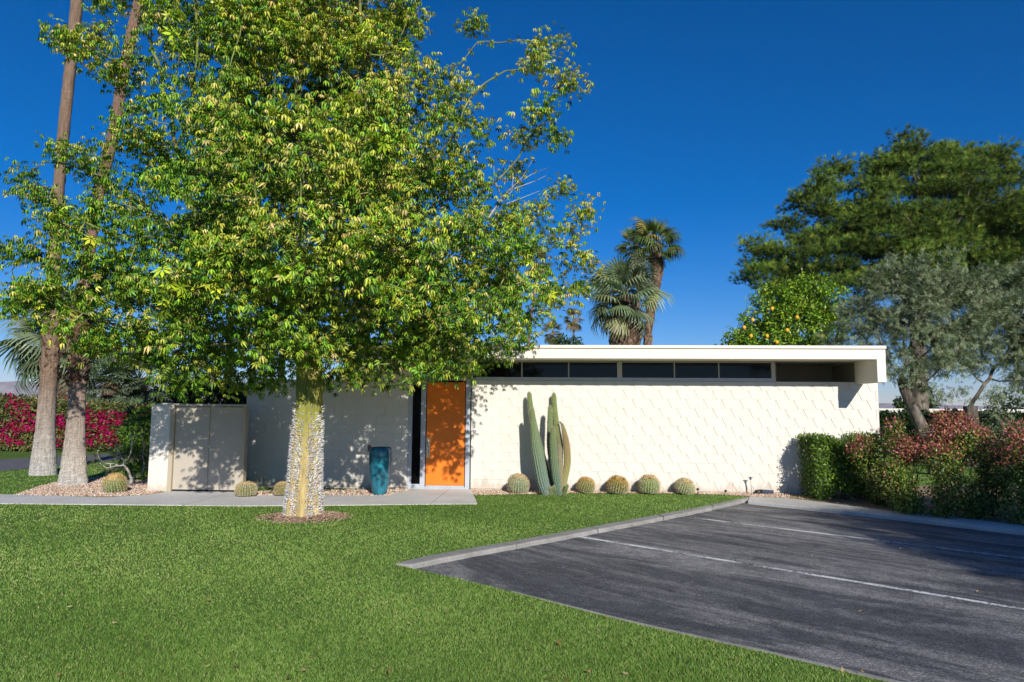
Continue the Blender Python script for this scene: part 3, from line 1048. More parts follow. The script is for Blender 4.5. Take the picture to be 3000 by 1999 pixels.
# the low, shaded layer of the crown between the sun and the front wall
nl = 180
lx = rng.uniform(-7.2, -1.0, nl); lz = rng.uniform(.42, 2.25, nl); lt = rng.uniform(1.9, 5.2, nl)
low = np.stack([lx+.306*lt, 15.05-1.058*lt, lz+.51*lt], 1)
inv_cm = np.array(CM.inverted())
pc_ = low @ inv_cm[:3, :3].T + inv_cm[:3, 3]
pxx = 1500-F_PX*pc_[:, 0]/pc_[:, 2]; pyy = 999.5+F_PX*pc_[:, 1]/pc_[:, 2]
ymax = np.interp(pxx, [0, 230, 420, 520, 780, 840, 980, 1080, 1180, 1400, 1600], [880, 980, 1020, 1090, 1110, 1060, 1060, 1120, 1110, 1080, 1030])
low = low[(pyy < ymax) & (pxx > 40)]
att = np.concatenate([att, low])
# keep foliage out of the house
loc_y = (att[:, 1]-15.1) + att[:, 0]*math.tan(R(3))
att = att[~((loc_y > -1.25) & (att[:, 2] < 3.3))]
t_s = (15.0-att[:, 1])/1.058
xs_, zs_ = att[:, 0]-.306*t_s, att[:, 2]-.51*t_s
att = att[~((xs_ > -.85) & (zs_ < 2.25))]
cpt = [TREE + Vector((-.03, 0, -.05)), D(893, 1420, TD), D(897, 1320, TD), D(902, 1254, TD), D(905, 1180, TD), D(906, 1110, TD), D(905, 1050, TD), D(900, 985, TD)]
root, P, par, r, kids = tree_from('silk_floss_tree', [cpt[-1], cpt[-1]+Vector((0, 0, .15))], blobs, 0, .20, .34, .0095,
    'big green-leafed silk floss tree with thorny pale trunk in the front lawn', 'tree', bark=None, cap=.2, attractors=att, maxn=9000)
base = np.array(cpt[-1], float)
root.location = TREE
P = P + base - np.array(TREE)
r = np.minimum(r*.95, .17)
V1, F1 = limb_mesh(P, par, r, 7, .004)
col_l = np.repeat(pick([(.17, .20, .055), (.13, .15, .05), (.24, .24, .09)], [3, 2, 1], len(V1)//14, .2), 14, 0)
# trunk surface
def trunk_surface(path, rads, seg=44, sub=10, rough=.012, flutes=0, seed=1, colf=None):
    rg = np.random.default_rng(seed)
    pts, rr = [], []
    for i in range(len(path)-1):
        for k in range(sub):
            t = k/sub
            pts.append(Vector(path[i]).lerp(Vector(path[i+1]), t)); rr.append(rads[i]*(1-t)+rads[i+1]*t)
    pts.append(Vector(path[-1])); rr.append(rads[-1])
    n = len(pts)
    A = np.arange(seg)*2*math.pi/seg
    ph = rg.uniform(0, 6, 6)
    V, Cc = [], []
    for k in range(n):
        t = k/(n-1)
        rad = rr[k]*(1+.03*np.sin(3*A+ph[0]+t*2)+.02*np.sin(5*A+ph[1]-t*3)+flutes*(1-t)**2*.12*np.sin(7*A+ph[2])) + rg.normal(0, rough, seg)
        V.append(np.stack([pts[k].x+rad*np.cos(A), pts[k].y+rad*np.sin(A), np.full(seg, pts[k].z)], 1))
        Cc.append(colf(t, A, rg))
    V = np.concatenate(V); Cc = np.concatenate(Cc)
    k = np.arange(seg); j = (k+1) % seg
    q = np.stack([k, j, j+seg, k+seg], 1)
    F = (q[None]+(np.arange(n-1)*seg)[:, None, None]).reshape(-1, 4)
    return V, F, Cc, pts, rr
def floss_col(t, A, rg):
    g = np.array([.25, .25, .05]); y = np.array([.50, .385, .17])
    w = min(1, max(0, (t-.22)/.3))
    c = y*(1-w)+g*w
    return np.tile(c, (len(A), 1))*(1+rg.normal(0, .06, (len(A), 1)))
rel = [p - TREE for p in cpt]
tr = [.285, .240, .228, .214, .204, .202, .198, .18]
V0, F0, C0, tp, trr = trunk_surface(rel, tr, 44, 8, .004, 1.0, 3, floss_col)
# thorns: stubby pale cones, none on the bare straw-coloured strip facing the lot
TH = 7600
seg = 5
ang = rng.uniform(0, 2*math.pi, TH)
hh_ = rng.uniform(0, 1, TH)**1.0*1.75
a0 = -math.pi/2 + .12
dang = np.abs((ang-a0+math.pi) % (2*math.pi)-math.pi)
keep = (dang > .13+.07*np.sin(hh_*4)+.10*(hh_ > 1.1)) | (rng.uniform(0, 1, TH) < .06)
keep &= rng.uniform(0, 1, TH) < np.clip((1.72-hh_)/.75, .06, 1)*(.86+.14*np.sin(ang*5+1))
hh_[rng.uniform(0, 1, TH) < .05] += .3
ang, hh_ = ang[keep], hh_[keep]
TH = len(ang)
zz = np.array([p.z for p in tp]); xx = np.array([p.x for p in tp]); yy = np.array([p.y for p in tp]); ra = np.array(trr)
cx = np.interp(hh_, zz, xx); cy = np.interp(hh_, zz, yy); cr = np.interp(hh_, zz, ra)
outd = np.stack([np.cos(ang), np.sin(ang), np.zeros(TH)], 1)
tang = np.stack([-np.sin(ang), np.cos(ang), np.zeros(TH)], 1)
bc = np.stack([cx, cy, hh_], 1) + outd*(cr-.004)[:, None]
L_ = rng.uniform(.028, .062, TH); rb = rng.uniform(.010, .019, TH)
tip_ = bc + outd*L_[:, None] + np.array([0, 0, 1])*(L_*rng.uniform(.1, .55, TH))[:, None] + tang*rng.normal(0, .008, (TH, 1))
ringA = np.arange(seg)*2*math.pi/seg
ringv = bc[:, None] + tang[:, None]*(np.cos(ringA)[None, :, None]*rb[:, None, None]) + np.array([0, 0, 1])*(np.sin(ringA)[None, :, None]*rb[:, None, None]*.7)
Vt = np.concatenate([ringv, tip_[:, None]], 1).reshape(-1, 3)
kk = np.arange(seg); jj = (kk+1) % seg
q = np.stack([kk, jj, np.full(seg, seg)], 1)
Ft = (q[None]+(np.arange(TH)*(seg+1))[:, None, None]).reshape(-1, 3)
ct = pick([(.76, .74, .71), (.84, .82, .79), (.58, .54, .51), (.60, .34, .28)], [5, 4, 2, .4], TH, .1)
ct = np.repeat(ct, seg+1, 0); ct[seg::seg+1] *= .75
Vall = np.concatenate([V0, Vt, V1]); Call = np.concatenate([C0, ct, col_l])
Fall = [F0, Ft+len(V0), F1+len(V0)+len(Vt)]
midx = np.concatenate([np.zeros(len(F0)), np.ones(len(Ft)), np.zeros(len(F1))]).astype(int)
me = npmesh('trunk', Vall, Fall, [M['floss_bark'], M['attr']], Call, midx)
sm = np.concatenate([np.ones(len(F0)), np.zeros(len(Ft)), np.ones(len(F1))]).astype(bool)
me.polygons.foreach_set('use_smooth', sm)
link('trunk', me, root)

# leaves on all thin wood
ctr = np.array([0.2, 0, 4.6])
tw = np.where((r < .022) & (np.arange(len(P)) > 6))[0]
endp = kids[tw] == 0
rep = np.where(endp, 6, 2)
nat = rng.integers(12, 56, len(att))
src = np.concatenate([np.repeat(P[tw], rep, 0), np.repeat(att-np.array(TREE), nat, 0)])
n = len(src)
sprd = np.concatenate([np.full(rep.sum(), .16), np.repeat(.10+.0065*nat, nat)])
pos = src + rand_unit(n)*(rng.uniform(.15, 1.0, n)*sprd)[:, None]*np.array([1.15, 1.15, .75])
ctone = np.concatenate([np.repeat(rng.uniform(.8, 1.2, len(tw)), rep), np.repeat(rng.uniform(.72, 1.3, len(att)), nat)])
cyel = np.concatenate([np.repeat(rng.normal(0, .12, len(tw)), rep), np.repeat(rng.normal(0, .16, len(att)), nat)])
outw = unit(pos-ctr)
fwd = unit(outw*np.array([1, 1, .1]) + rng.normal(0, .9, (n, 3))*np.array([1, 1, .25]))
up_ = unit(np.array([0, 0, 1.]) + outw*.5 + rng.normal(0, .35, (n, 3)))
size = rng.uniform(.062, .118, n)
# colour drifts in patches through the crown
ph = np.sin(pos[:, 0]*1.3+1.0)+np.sin(pos[:, 1]*1.7+pos[:, 2]*1.1)+np.sin(pos[:, 2]*2.1-pos[:, 0]*.8)
yel = np.clip(.26+cyel+.10*ph+.05*(pos[:, 2]-4)+.04*(pos[:, 0]), .03, .8)
u_ = rng.uniform(0, 1, n)
green = pick([(.09, .21, .014), (.16, .31, .018), (.25, .40, .025), (.03, .10, .012)], [3, 4, 3, 1.5], n, .18)
yelg = pick([(.46, .48, .05), (.38, .44, .04), (.58, .53, .12), (.66, .54, .20)], [4, 4, 2, .9], n, .15)
col = np.where((u_ < yel)[:, None], yelg, green)*ctone[:, None]
print('floss leaves', n, 'nodes', len(P), 'att', len(att))
third = rng.integers(0, 3, n)
sets = []
for t_ in range(3):
    s_i = third == t_
    sets.append((T_PALM[t_], pos[s_i], fwd[s_i], up_[s_i], size[s_i], col[s_i]))
tips = tw[endp]
tips = tips[np.linalg.norm((P[tips]-ctr)/np.array([4.3, 3.3, 4.0]), axis=1) > .62]
tips = rng.choice(tips, min(len(tips), 170), replace=False)
idx2 = np.repeat(tips, 4); n2 = len(idx2)
pos2 = P[idx2] + rand_unit(n2)*rng.uniform(.05, .2, (n2, 1)) + unit(P[idx2]-ctr)*.12
sets.append((T_STAR, pos2, rand_unit(n2)*np.array([1, 1, .3]), unit(np.array([0, -.35, 1.])+rng.normal(0, .3, (n2, 3))), rng.uniform(.13, .21, n2), pick([(.58, .68, .04), (.48, .62, .03), (.66, .70, .06)], [3, 2, 1], n2, .12)))
foliage('crown', root, sets, M['leaf'])

tb = MB()
def px_r(px, py, dd): return D(px, py, dd)-TREE
hub = [px_r(1430, 640, TD+.4), px_r(1480, 570, TD+.4), px_r(1510, 540, TD+.3)]
tb.tube(hub, [.016, .012, .008], 6)
for (q0, q1, q2) in [((1480, 570), (1530, 520), (1560, 470)), ((1510, 540), (1560, 510), (1610, 490)), ((1440, 620), (1500, 560), (1505, 480)), ((1500, 555), (1570, 530), (1600, 515)), ((1450, 610), (1530, 580), (1580, 560)), ((1470, 580), (1450, 530), (1445, 470))]:
    tb.tube([px_r(*q0, TD+.4), px_r(*q1, TD+.3), px_r(*q2, TD+.2)], [.008, .006, .003], 5)
tb.build('bare_twigs', mat('dead_twig', (.48, .42, .34), .85), root)
# ---------------------------------------------------------------- pine
def generic_leaves(P, kids, r, rmax, per_end, per_mid, spread, size, pal, w, tmpls, jitter=.2, upb=.6, droop=0, ctr=None, start=4, fw=.9, extra=None):
    tw = np.where((r < rmax) & (np.arange(len(P)) > start))[0]
    rep = np.where(kids[tw] == 0, per_end, per_mid)
    idx = np.repeat(tw, rep); n = len(idx)
    c0 = P.mean(0) if ctr is None else np.array(ctr)
    pos = P[idx] + rand_unit(n)*rng.uniform(.1, 1, (n, 1))*spread
    outw = unit(pos-c0)
    fwd = unit(outw*.6 + rng.normal(0, fw, (n, 3)) + np.array([0, 0, -droop]))
    up = unit(np.array([0, 0, upb]) + outw*.6 + rng.normal(0, .5, (n, 3)))
    sz = rng.uniform(size[0], size[1], n)
    col = pick(pal, w, n, jitter)
    if extra is not None:
        pe = np.repeat(extra[0], extra[1], 0); ne_ = len(pe)
        pe = pe + rand_unit(ne_)*rng.uniform(.1, 1, (ne_, 1))*spread
        oe = unit(pe-c0)
        pos = np.concatenate([pos, pe]); fwd = np.concatenate([fwd, unit(oe*.6 + rng.normal(0, fw, (ne_, 3)) + np.array([0, 0, -droop]))])
        up = np.concatenate([up, unit(np.array([0, 0, upb]) + oe*.6 + rng.normal(0, .5, (ne_, 3)))])
        sz = np.concatenate([sz, rng.uniform(size[0], size[1], ne_)]); col = np.concatenate([col, pick(pal, w, ne_, jitter)]); n += ne_
    sets = []
    k = rng.integers(0, len(tmpls), n)
    for t_ in range(len(tmpls)):
        m_ = k == t_
        sets.append((tmpls[t_], pos[m_], fwd[m_], up[m_], sz[m_], col[m_]))
    return sets

PD = 36
pb = D(2690, 1230, PD); pb.z = 0
blobs = [B(2700, 560, 170, PD, .8), B(2500, 600, 130, PD-.5, .8), B(2300, 750, 90, PD), B(2830, 600, 170, PD, .8), B(2620, 740, 160, PD-1), B(2980, 700, 150, PD+.5), B(2420, 780, 110, PD-.5), B(3120, 760, 170, PD), B(2760, 780, 150, PD+1), B(2380, 640, 80, PD), B(2230, 820, 60, PD), B(2240, 700, 50, PD), B(2600, 470, 90, PD), B(2850, 480, 90, PD), B(2950, 560, 90, PD), B(2480, 500, 70, PD+.5), B(2720, 450, 60, PD), B(2560, 860, 90, PD)]
# foliage in separate plates with gaps between them
att = sph_points(blobs + [B(2240, 800, 70, PD), B(2330, 820, 90, PD+1), B(2300, 650, 60, PD), B(2500, 720, 120, PD+2), B(2900, 760, 150, PD+2)], .8, .3)
rt = [pb, D(2690, 1100, PD), D(2688, 960, PD), D(2684, 860, PD)]
root, P, par, r, kids = tree_from('pine_tree', rt, None, 0, .55, .8, .02, 'tall broad pine with dense dark green crown behind the right end of the house', 'tree', bark=M['bark_pine'], root_w=[.5, .42, .36, .3], attractors=np.concatenate([att, att+rng.normal(0, .5, att.shape), att+rng.normal(0, .6, att.shape)]), seg=6, minr=.035, maxn=5000, infl=8)
print('pine', len(P), len(att))
rep = 64
pc = np.repeat(att-np.array(pb), rep, 0); n = len(pc)
cs = np.repeat(rng.uniform(.7, 1.35, len(att)), rep)
pos = pc + rand_unit(n)*rng.uniform(0, 1, (n, 1))**.5*np.array([1.0, 1.0, .33])*cs[:, None]
tone = np.repeat(rng.uniform(.6, 1.5, (len(att), 1)), rep, 0)*np.clip(1+.5*((pos-pc)[:, 2:3]/.33)/cs[:, None], .6, 1.5)  # random pad tone; lit tops and dark undersides put into the colour
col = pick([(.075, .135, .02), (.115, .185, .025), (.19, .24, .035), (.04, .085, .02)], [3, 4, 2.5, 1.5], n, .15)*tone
fwd = unit(unit(pos-pc)*.8+np.array([0, 0, .7])+rng.normal(0, .45, (n, 3)))
k3 = rng.integers(0, 3, n)
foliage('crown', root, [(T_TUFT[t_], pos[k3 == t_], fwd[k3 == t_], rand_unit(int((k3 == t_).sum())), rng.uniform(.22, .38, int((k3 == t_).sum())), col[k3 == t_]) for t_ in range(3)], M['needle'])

# ---------------------------------------------------------------- olives
OPAL = [(.14, .185, .09), (.215, .26, .14), (.31, .35, .22), (.06, .09, .04)]
def olive(D0, rt, rw, blobs, label, dens=13):
    att = sph_points(blobs, dens, .45)
    root, P, par, r, kids = tree_from('olive_tree', rt, None, 0, .22, .34, .009, label, 'tree', 'olive trees past the right end of the house', bark=M['bark_olive'], root_w=rw, attractors=att, seg=7, minr=.010, maxn=6000, infl=5)
    sets = generic_leaves(P, kids, r, .03, 16, 7, .28, (.11, .18), OPAL, [3, 4, 2, 2], [T_SPRIG], .15, .8, .15, extra=(att-np.array(rt[0]), 30))
    foliage('crown', root, sets, M['needle'])
    print('olive', len(P), sum(len(s[1]) for s in sets))
OD = 19.5
b0 = D(2745, 1300, OD); b0.z = 0
olive(OD, [b0, D(2725, 1320, OD), D(2700, 1250, OD), D(2672, 1190, OD), D(2650, 1140, OD), D(2640, 1110, OD)], [.24, .19, .17, .15, .14, .12],
      [B(2640, 880, 120, OD), B(2530, 960, 95, OD+.3), B(2760, 900, 120, OD), B(2690, 1010, 90, OD-.3), B(2450, 975, 60, OD+.4), B(2860, 880, 90, OD+.5), B(2640, 1060, 55, OD-.4), B(2760, 1100, 75, OD-.5), B(2590, 800, 65, OD), B(2760, 800, 60, OD+.3), B(2700, 820, 70, OD), B(2770, 1020, 80, OD), B(2850, 990, 70, OD)],
      'grey-green olive tree with gnarled leaning trunk nearest the house end')
OD = 22.5
b0 = D(2850, 1290, OD); b0.z = 0
olive(OD, [b0, D(2848, 1270, OD), D(2845, 1220, OD), D(2843, 1190, OD)], [.30, .25, .22, .2],
      [B(2950, 960, 100, OD), B(3060, 900, 140, OD), B(2880, 1030, 60, OD+.3), B(3000, 1080, 70, OD-.4), B(2940, 850, 80, OD), B(3060, 1050, 100, OD), B(2800, 1050, 50, OD+.5), B(2880, 920, 70, OD), B(2980, 1240, 45, OD-2.5), B(2920, 1170, 40, OD-1)],
      'dark-trunked forked olive tree standing farther back at the right edge')

# ---------------------------------------------------------------- lemon tree
LD = 25
b0 = D(2290, 1200, LD); b0.z = 0
att = sph_points([B(2270, 910, 75, LD), B(2210, 965, 55, LD), B(2370, 880, 75, LD), B(2340, 960, 90, LD), B(2250, 1030, 90, LD), B(2420, 950, 60, LD), B(2140, 1010, 25, LD), B(2300, 880, 60, LD), B(2420, 890, 60, LD), B(2180, 1010, 60, LD)], 34, .5)
root, P, par, r, kids = tree_from('lemon_tree', [b0, b0+Vector((0, 0, .7)), b0+Vector((.1, 0, 1.5))], None, 0, .25, .42, .009, 'glossy green citrus tree dotted with yellow fruit behind the roof', 'tree', bark=M['bark_dark'], root_w=[.16, .14, .12], attractors=att, minr=.01)
sets = generic_leaves(P, kids, r, .03, 22, 10, .26, (.09, .15), [(.10, .20, .014), (.18, .33, .022), (.34, .44, .035), (.04, .09, .01)], [3, 4, 2.5, 1], [T_LEAF], .2, .8, extra=(att-np.array(b0), 30))
foliage('crown', root, sets, M['leaf'])
fm = mat('citrus_fruit', (.80, .42, .02), .5)
for px, py in [(2200, 985), (2247, 985), (2276, 1003), (2306, 968), (2335, 930), (2180, 960), (2262, 905), (2205, 938), (2410, 985)]:
    p = D(px, py, LD-1.15) - root.location
    mb = MB().lathe([(.004, -.075), (.035, -.062), (.062, -.02), (.064, .02), (.04, .058), (.008, .072)], (0, 0), 10)
    o = mb.build('lemon', fm, root, smooth=True); o.location = p

# ---------------------------------------------------------------- shrubs
def cloud_shrub(name, loc, blobs, n, size, pal, w, label, cat, group=None, m=None, stems=0, tmpl=None, parent_bark=None, box=None, taper=None, top_pal=None, top_w=None, top_z=1.0, spr=.0, upb=.7, shell=.55, clump=.5, pname='foliage'):
    root = empty(name, loc, 0, label, cat, group)
    L0 = np.array(loc, float)
    if box is not None:
        (x0, x1, y0, y1, z0, z1) = box
        p = rng.uniform(0, 1, (n, 3))
        face = rng.uniform(0, 1, n) < .65
        ax = rng.integers(0, 5, n)
        depth_ = rng.exponential(.07, n)
        q = p*np.array([x1-x0, y1-y0, z1-z0])+np.array([x0, y0, z0])
        q[(ax == 0) & face, 0] = x0 + depth_[(ax == 0) & face]
        q[(ax == 1) & face, 0] = x1 - depth_[(ax == 1) & face]
        q[(ax == 2) & face, 1] = y0 + depth_[(ax == 2) & face]
        q[(ax == 3) & face, 2] = z1 - depth_[(ax == 3) & face]
        q[(ax == 4) & face, 1] = y0 + depth_[(ax == 4) & face]
        bump_ = .08*(np.sin(q[:, 0]*5+q[:, 2]*3)+np.sin(q[:, 0]*11+2)+np.sin(q[:, 2]*9+q[:, 0]*4))
        q += rng.normal(0, spr, (n, 3)); q[:, 2] += bump_*.6; q[:, 1] += bump_*.7
        c0 = np.array([(x0+x1)/2, (y0+y1)/2, (z0+z1)/2])
    else:
        vol = np.array([b_[3]*b_[4]*b_[5] for b_ in blobs]); vol = vol**.75; vol /= vol.sum()
        k = rng.choice(len(blobs), n, p=vol)
        Bv = np.array(blobs)[k]
        d = rand_unit(n); rr = rng.uniform(0, 1, (n, 1))**((1-shell)/2)
        lum = 1+.16*np.sin(d[:, :1]*6+d[:, 2:]*5)+.1*np.sin(d[:, 1:2]*13+d[:, 2:]*11)
        q = d*rr*lum*Bv[:, 3:] + Bv[:, :3] + rng.normal(0, spr, (n, 3))
        c0 = Bv[:, :3]
    if taper is not None:
        q[:, 2] *= np.interp(q[:, 0], [box[0], box[1]], taper)
    ok = q[:, 2] > .02
    q = q[ok]; c0_ = c0[ok] if c0.ndim > 1 else c0
    n = len(q)
    outw = unit(q-c0_)
    fwd = unit(outw*.7+rng.normal(0, .8, (n, 3))); up = unit(np.array([0, 0, upb])+outw*.7+rng.normal(0, .4, (n, 3)))
    col = pick(pal, w, n, .2)
    if top_pal is not None:
        tz = -.55+(q[:, 2]-top_z)/.35 + 1.3*np.sin(q[:, 0]*4.1+1)*np.sin(q[:, 1]*3+q[:, 2]*5) + rng.normal(0, .5, n)
        col = np.where((tz > 0)[:, None], pick(top_pal, top_w, n, .2), col)
    sets = [(tmpl or T_LEAF, q-L0, fwd, up, rng.uniform(size[0], size[1], n), col)]
    foliage(pname, root, sets, m or M['leaf'])
    if stems:
        mb = MB()
        for s_ in range(stems):
            b_ = blobs[s_ % len(blobs)] if box is None else (rng.uniform(box[0], box[1]), (box[2]+box[3])/2, (box[4]+box[5])/2, .3, .2, .3)
            a = Vector((L0[0]+rnd.gauss(0, .10), L0[1]+rnd.gauss(0, .08), -.02)) if box is None else Vector((b_[0], b_[1], -.02))
            t = Vector((b_[0]+rnd.gauss(0, b_[3]*.4), b_[1]+rnd.gauss(0, b_[4]*.4), b_[2]+rnd.uniform(-.1, .6)*b_[5]))
            mid = a.lerp(t, .5)+Vector((rnd.gauss(0, .06), rnd.gauss(0, .06), .05))
            mb.tube([a-Vector(loc), mid-Vector(loc), t-Vector(loc)], [.016, .012, .005], 6)
        mb.build('stems', parent_bark or M['bark_dark'], root, smooth=True)
    return root

BOXG = [(.06, .13, .014), (.12, .22, .02), (.22, .32, .035), (.03, .07, .01)]
# clipped green shrub at the wall
g0 = G(2455, 1458)
x0, x1 = D(2374, 1400, 14.1).x, D(2560, 1400, 14.1).x
cloud_shrub('clipped_shrub', (g0.x, 14.15, 0), None, 19000, (.045, .07), BOXG, [3, 4, 2, 1.5], 'square clipped green shrub against the right end of the cream wall', 'shrub', box=(x0, x1, 13.75, 14.6, .1, 1.17), spr=.035, stems=9, tmpl=T_LEAF)
# red tipped shrubs along the pavement
REDP = [(.40, .12, .10), (.28, .08, .06), (.44, .22, .09), (.40, .13, .17), (.24, .23, .05)]
RW = [3, 2.5, 2, 1.2, 1.6]
GRP = [(.09, .16, .02), (.20, .27, .04), (.26, .20, .04), (.03, .06, .012)]
GW = [4, 3, 1.6, 2]
def nandina(px_b, depth, bl, n, label, topz):
    b_ = D(px_b, 1450, depth)
    cloud_shrub('red_tipped_shrub', (b_.x, depth, 0), [B(*q) for q in bl], int(n*1.9), (.035, .065), GRP, GW, label, 'shrub', 'red-tipped shrubs along the pavement', stems=10, top_pal=REDP, top_w=RW, top_z=topz, spr=.05, tmpl=T_LEAF)
nandina(2560, 13.3, [(2560, 1370, 50, 13.3), (2530, 1320, 38, 13.3), (2590, 1440, 40, 13.0), (2575, 1290, 25, 13.4)], 3000, 'thin reddish shrub overlapping the clipped green shrub', .95)
nandina(2640, 12.7, [(2650, 1320, 42, 12.7), (2630, 1420, 50, 12.4), (2600, 1380, 34, 12.3), (2620, 1250, 20, 12.9), (2660, 1470, 36, 12.0)], 4300, 'pink-topped shrub before the leaning olive trunk', .95)
nandina(2780, 12.2, [(2790, 1270, 60, 12.4), (2760, 1350, 48, 12.1), (2790, 1440, 55, 11.7), (2850, 1300, 50, 12.4), (2730, 1310, 34, 12.5), (2760, 1500, 26, 11.6)], 6200, 'tallest wide red and gold shrub in the row beside the pavement', .85)
nandina(2890, 12.0, [(2910, 1370, 46, 12.4), (2900, 1440, 48, 12.1), (2860, 1480, 34, 11.6)], 3000, 'half shaded green-bottomed shrub second from the right frame edge', 1.05)
nandina(3010, 11.6, [(3000, 1300, 60, 11.6), (3020, 1400, 80, 11.4), (2990, 1490, 50, 11.0), (3100, 1350, 90, 11.6)], 6500, 'red-leafed shrub cut off by the right edge of the photo', .9)

DARKG = [(.015, .035, .010), (.03, .065, .015), (.05, .10, .02)]
hx0, hx1 = D(2560, 1290, 25).x, D(3250, 1290, 25).x
cloud_shrub('clipped_hedge', ((hx0+hx1)/2, 25, 0), None, 34000, (.10, .16), DARKG, [3, 3, 1], 'long dark green clipped hedge behind the olive trunks', 'hedge', box=(hx0, hx1, 24.4, 25.8, 0, 1.62), spr=.05, m=M['leaf'])
hx0, hx1 = D(520, 1150, 17.5).x, D(716, 1150, 17.5).x
cloud_shrub('clipped_hedge', ((hx0+hx1)/2, 17.5, 0), None, 22000, (.07, .11), DARKG, [3, 3, 1], 'dark hedge rising just above the beige double gate', 'hedge', box=(hx0, hx1, 17.0, 18.3, .5, 2.25), spr=.05)

# bougainvillea hedge across the street
BG = [(.09, .13, .03), (.15, .16, .04), (.05, .08, .02), (.22, .14, .06)]
MAG = [(.44, .010, .10), (.32, .006, .06), (.54, .025, .18), (.20, .006, .03)]
bx0, bx1 = D(-420, 1300, 27).x, D(452, 1300, 27).x
root = cloud_shrub('bougainvillea_hedge', ((bx0+bx1)/2, 27.5, 0), None, 60000, (.10, .16), BG, [3, 3, 2, 1.6], 'long magenta flowering bougainvillea hedge across the street', 'hedge', box=(bx0, bx1, 26.6, 28.4, 0, 2.2), spr=.07, taper=(1.02, .74))
n = 15000
q = rng.uniform(0, 1, (n, 3))*np.array([bx1-bx0, 0, 2.25])+np.array([bx0, 26.6, .3])
msk = np.sin(q[:, 0]*2.3+np.sin(q[:, 2]*3)*1.3)+np.sin(q[:, 0]*5.1+q[:, 2]*4)*.9+np.sin(q[:, 2]*6-q[:, 0]*1.1)*.7 + rng.normal(0, .5, n)
thr = -.45 + 2.2*np.clip((q[:, 2]-1.7)/.6, 0, 1)
q = q[msk > thr]; n = len(q)
q[:, 1] -= .02*np.abs(rng.normal(0, 3, n)); bump_ = .08*(np.sin(q[:, 0]*5+q[:, 2]*3)+np.sin(q[:, 0]*11+2)+np.sin(q[:, 2]*9+q[:, 0]*4)); q[:, 1] += bump_*.7; q[:, 2] *= np.interp(q[:, 0], [bx0, bx1], (1.0, .72))
foliage('flowers', root, [(T_LEAF, q-np.array(root.location), rand_unit(n), rand_unit(n)+np.array([0, -.6, .6]), rng.uniform(.09, .16, n), pick(MAG, [4, 3, 1.5, 1.5], n, .15))], M['petal'])

# bright green shrub beside the pillar, grey stemmed one in front of it
b_ = D(420, 1300, 17.2)
cloud_shrub('leafy_shrub', (b_.x, 17.2, 0), [B(415, 1250, 45, 17.2), B(400, 1330, 45, 17.0), B(435, 1220, 28, 17.4), B(420, 1390, 40, 16.8), B(380, 1270, 25, 17.2)], 6500, (.05, .09), [(.09, .20, .02), (.17, .32, .03), (.05, .11, .014)], [3, 3, 2], 'bright green leafy shrub hugging the left side of the gate pillar', 'shrub', stems=6, spr=.04)
sd = 15.7
b0 = G(380, 1428); b0.y = sd; b0.x = D(385, 1420, sd).x
att = sph_points([B(330, 1330, 55, sd), B(400, 1300, 50, sd), B(300, 1300, 35, sd), B(380, 1370, 50, sd), B(430, 1340, 35, sd+.2)], 40, .5)
root, P, par, r, kids = tree_from('desert_shrub', [b0, b0+Vector((0, 0, .12))], None, 0, .09, .16, .010, 'sparse feathery desert shrub with bare grey stems behind the barrel cactus', 'shrub', bark=M['bark_grey'], root_w=[.05, .045], attractors=att, nm_trunk='stems', infl=2)
sets = generic_leaves(P, kids, r, .011, 8, 3, .09, (.05, .09), [(.09, .13, .05), (.15, .19, .08), (.05, .08, .03), (.20, .17, .09)], [3, 2, 2, 1], [T_SPRIG], .2, .8, start=3, extra=(att-np.array(b0), 9))
foliage('foliage', root, sets, M['needle'])

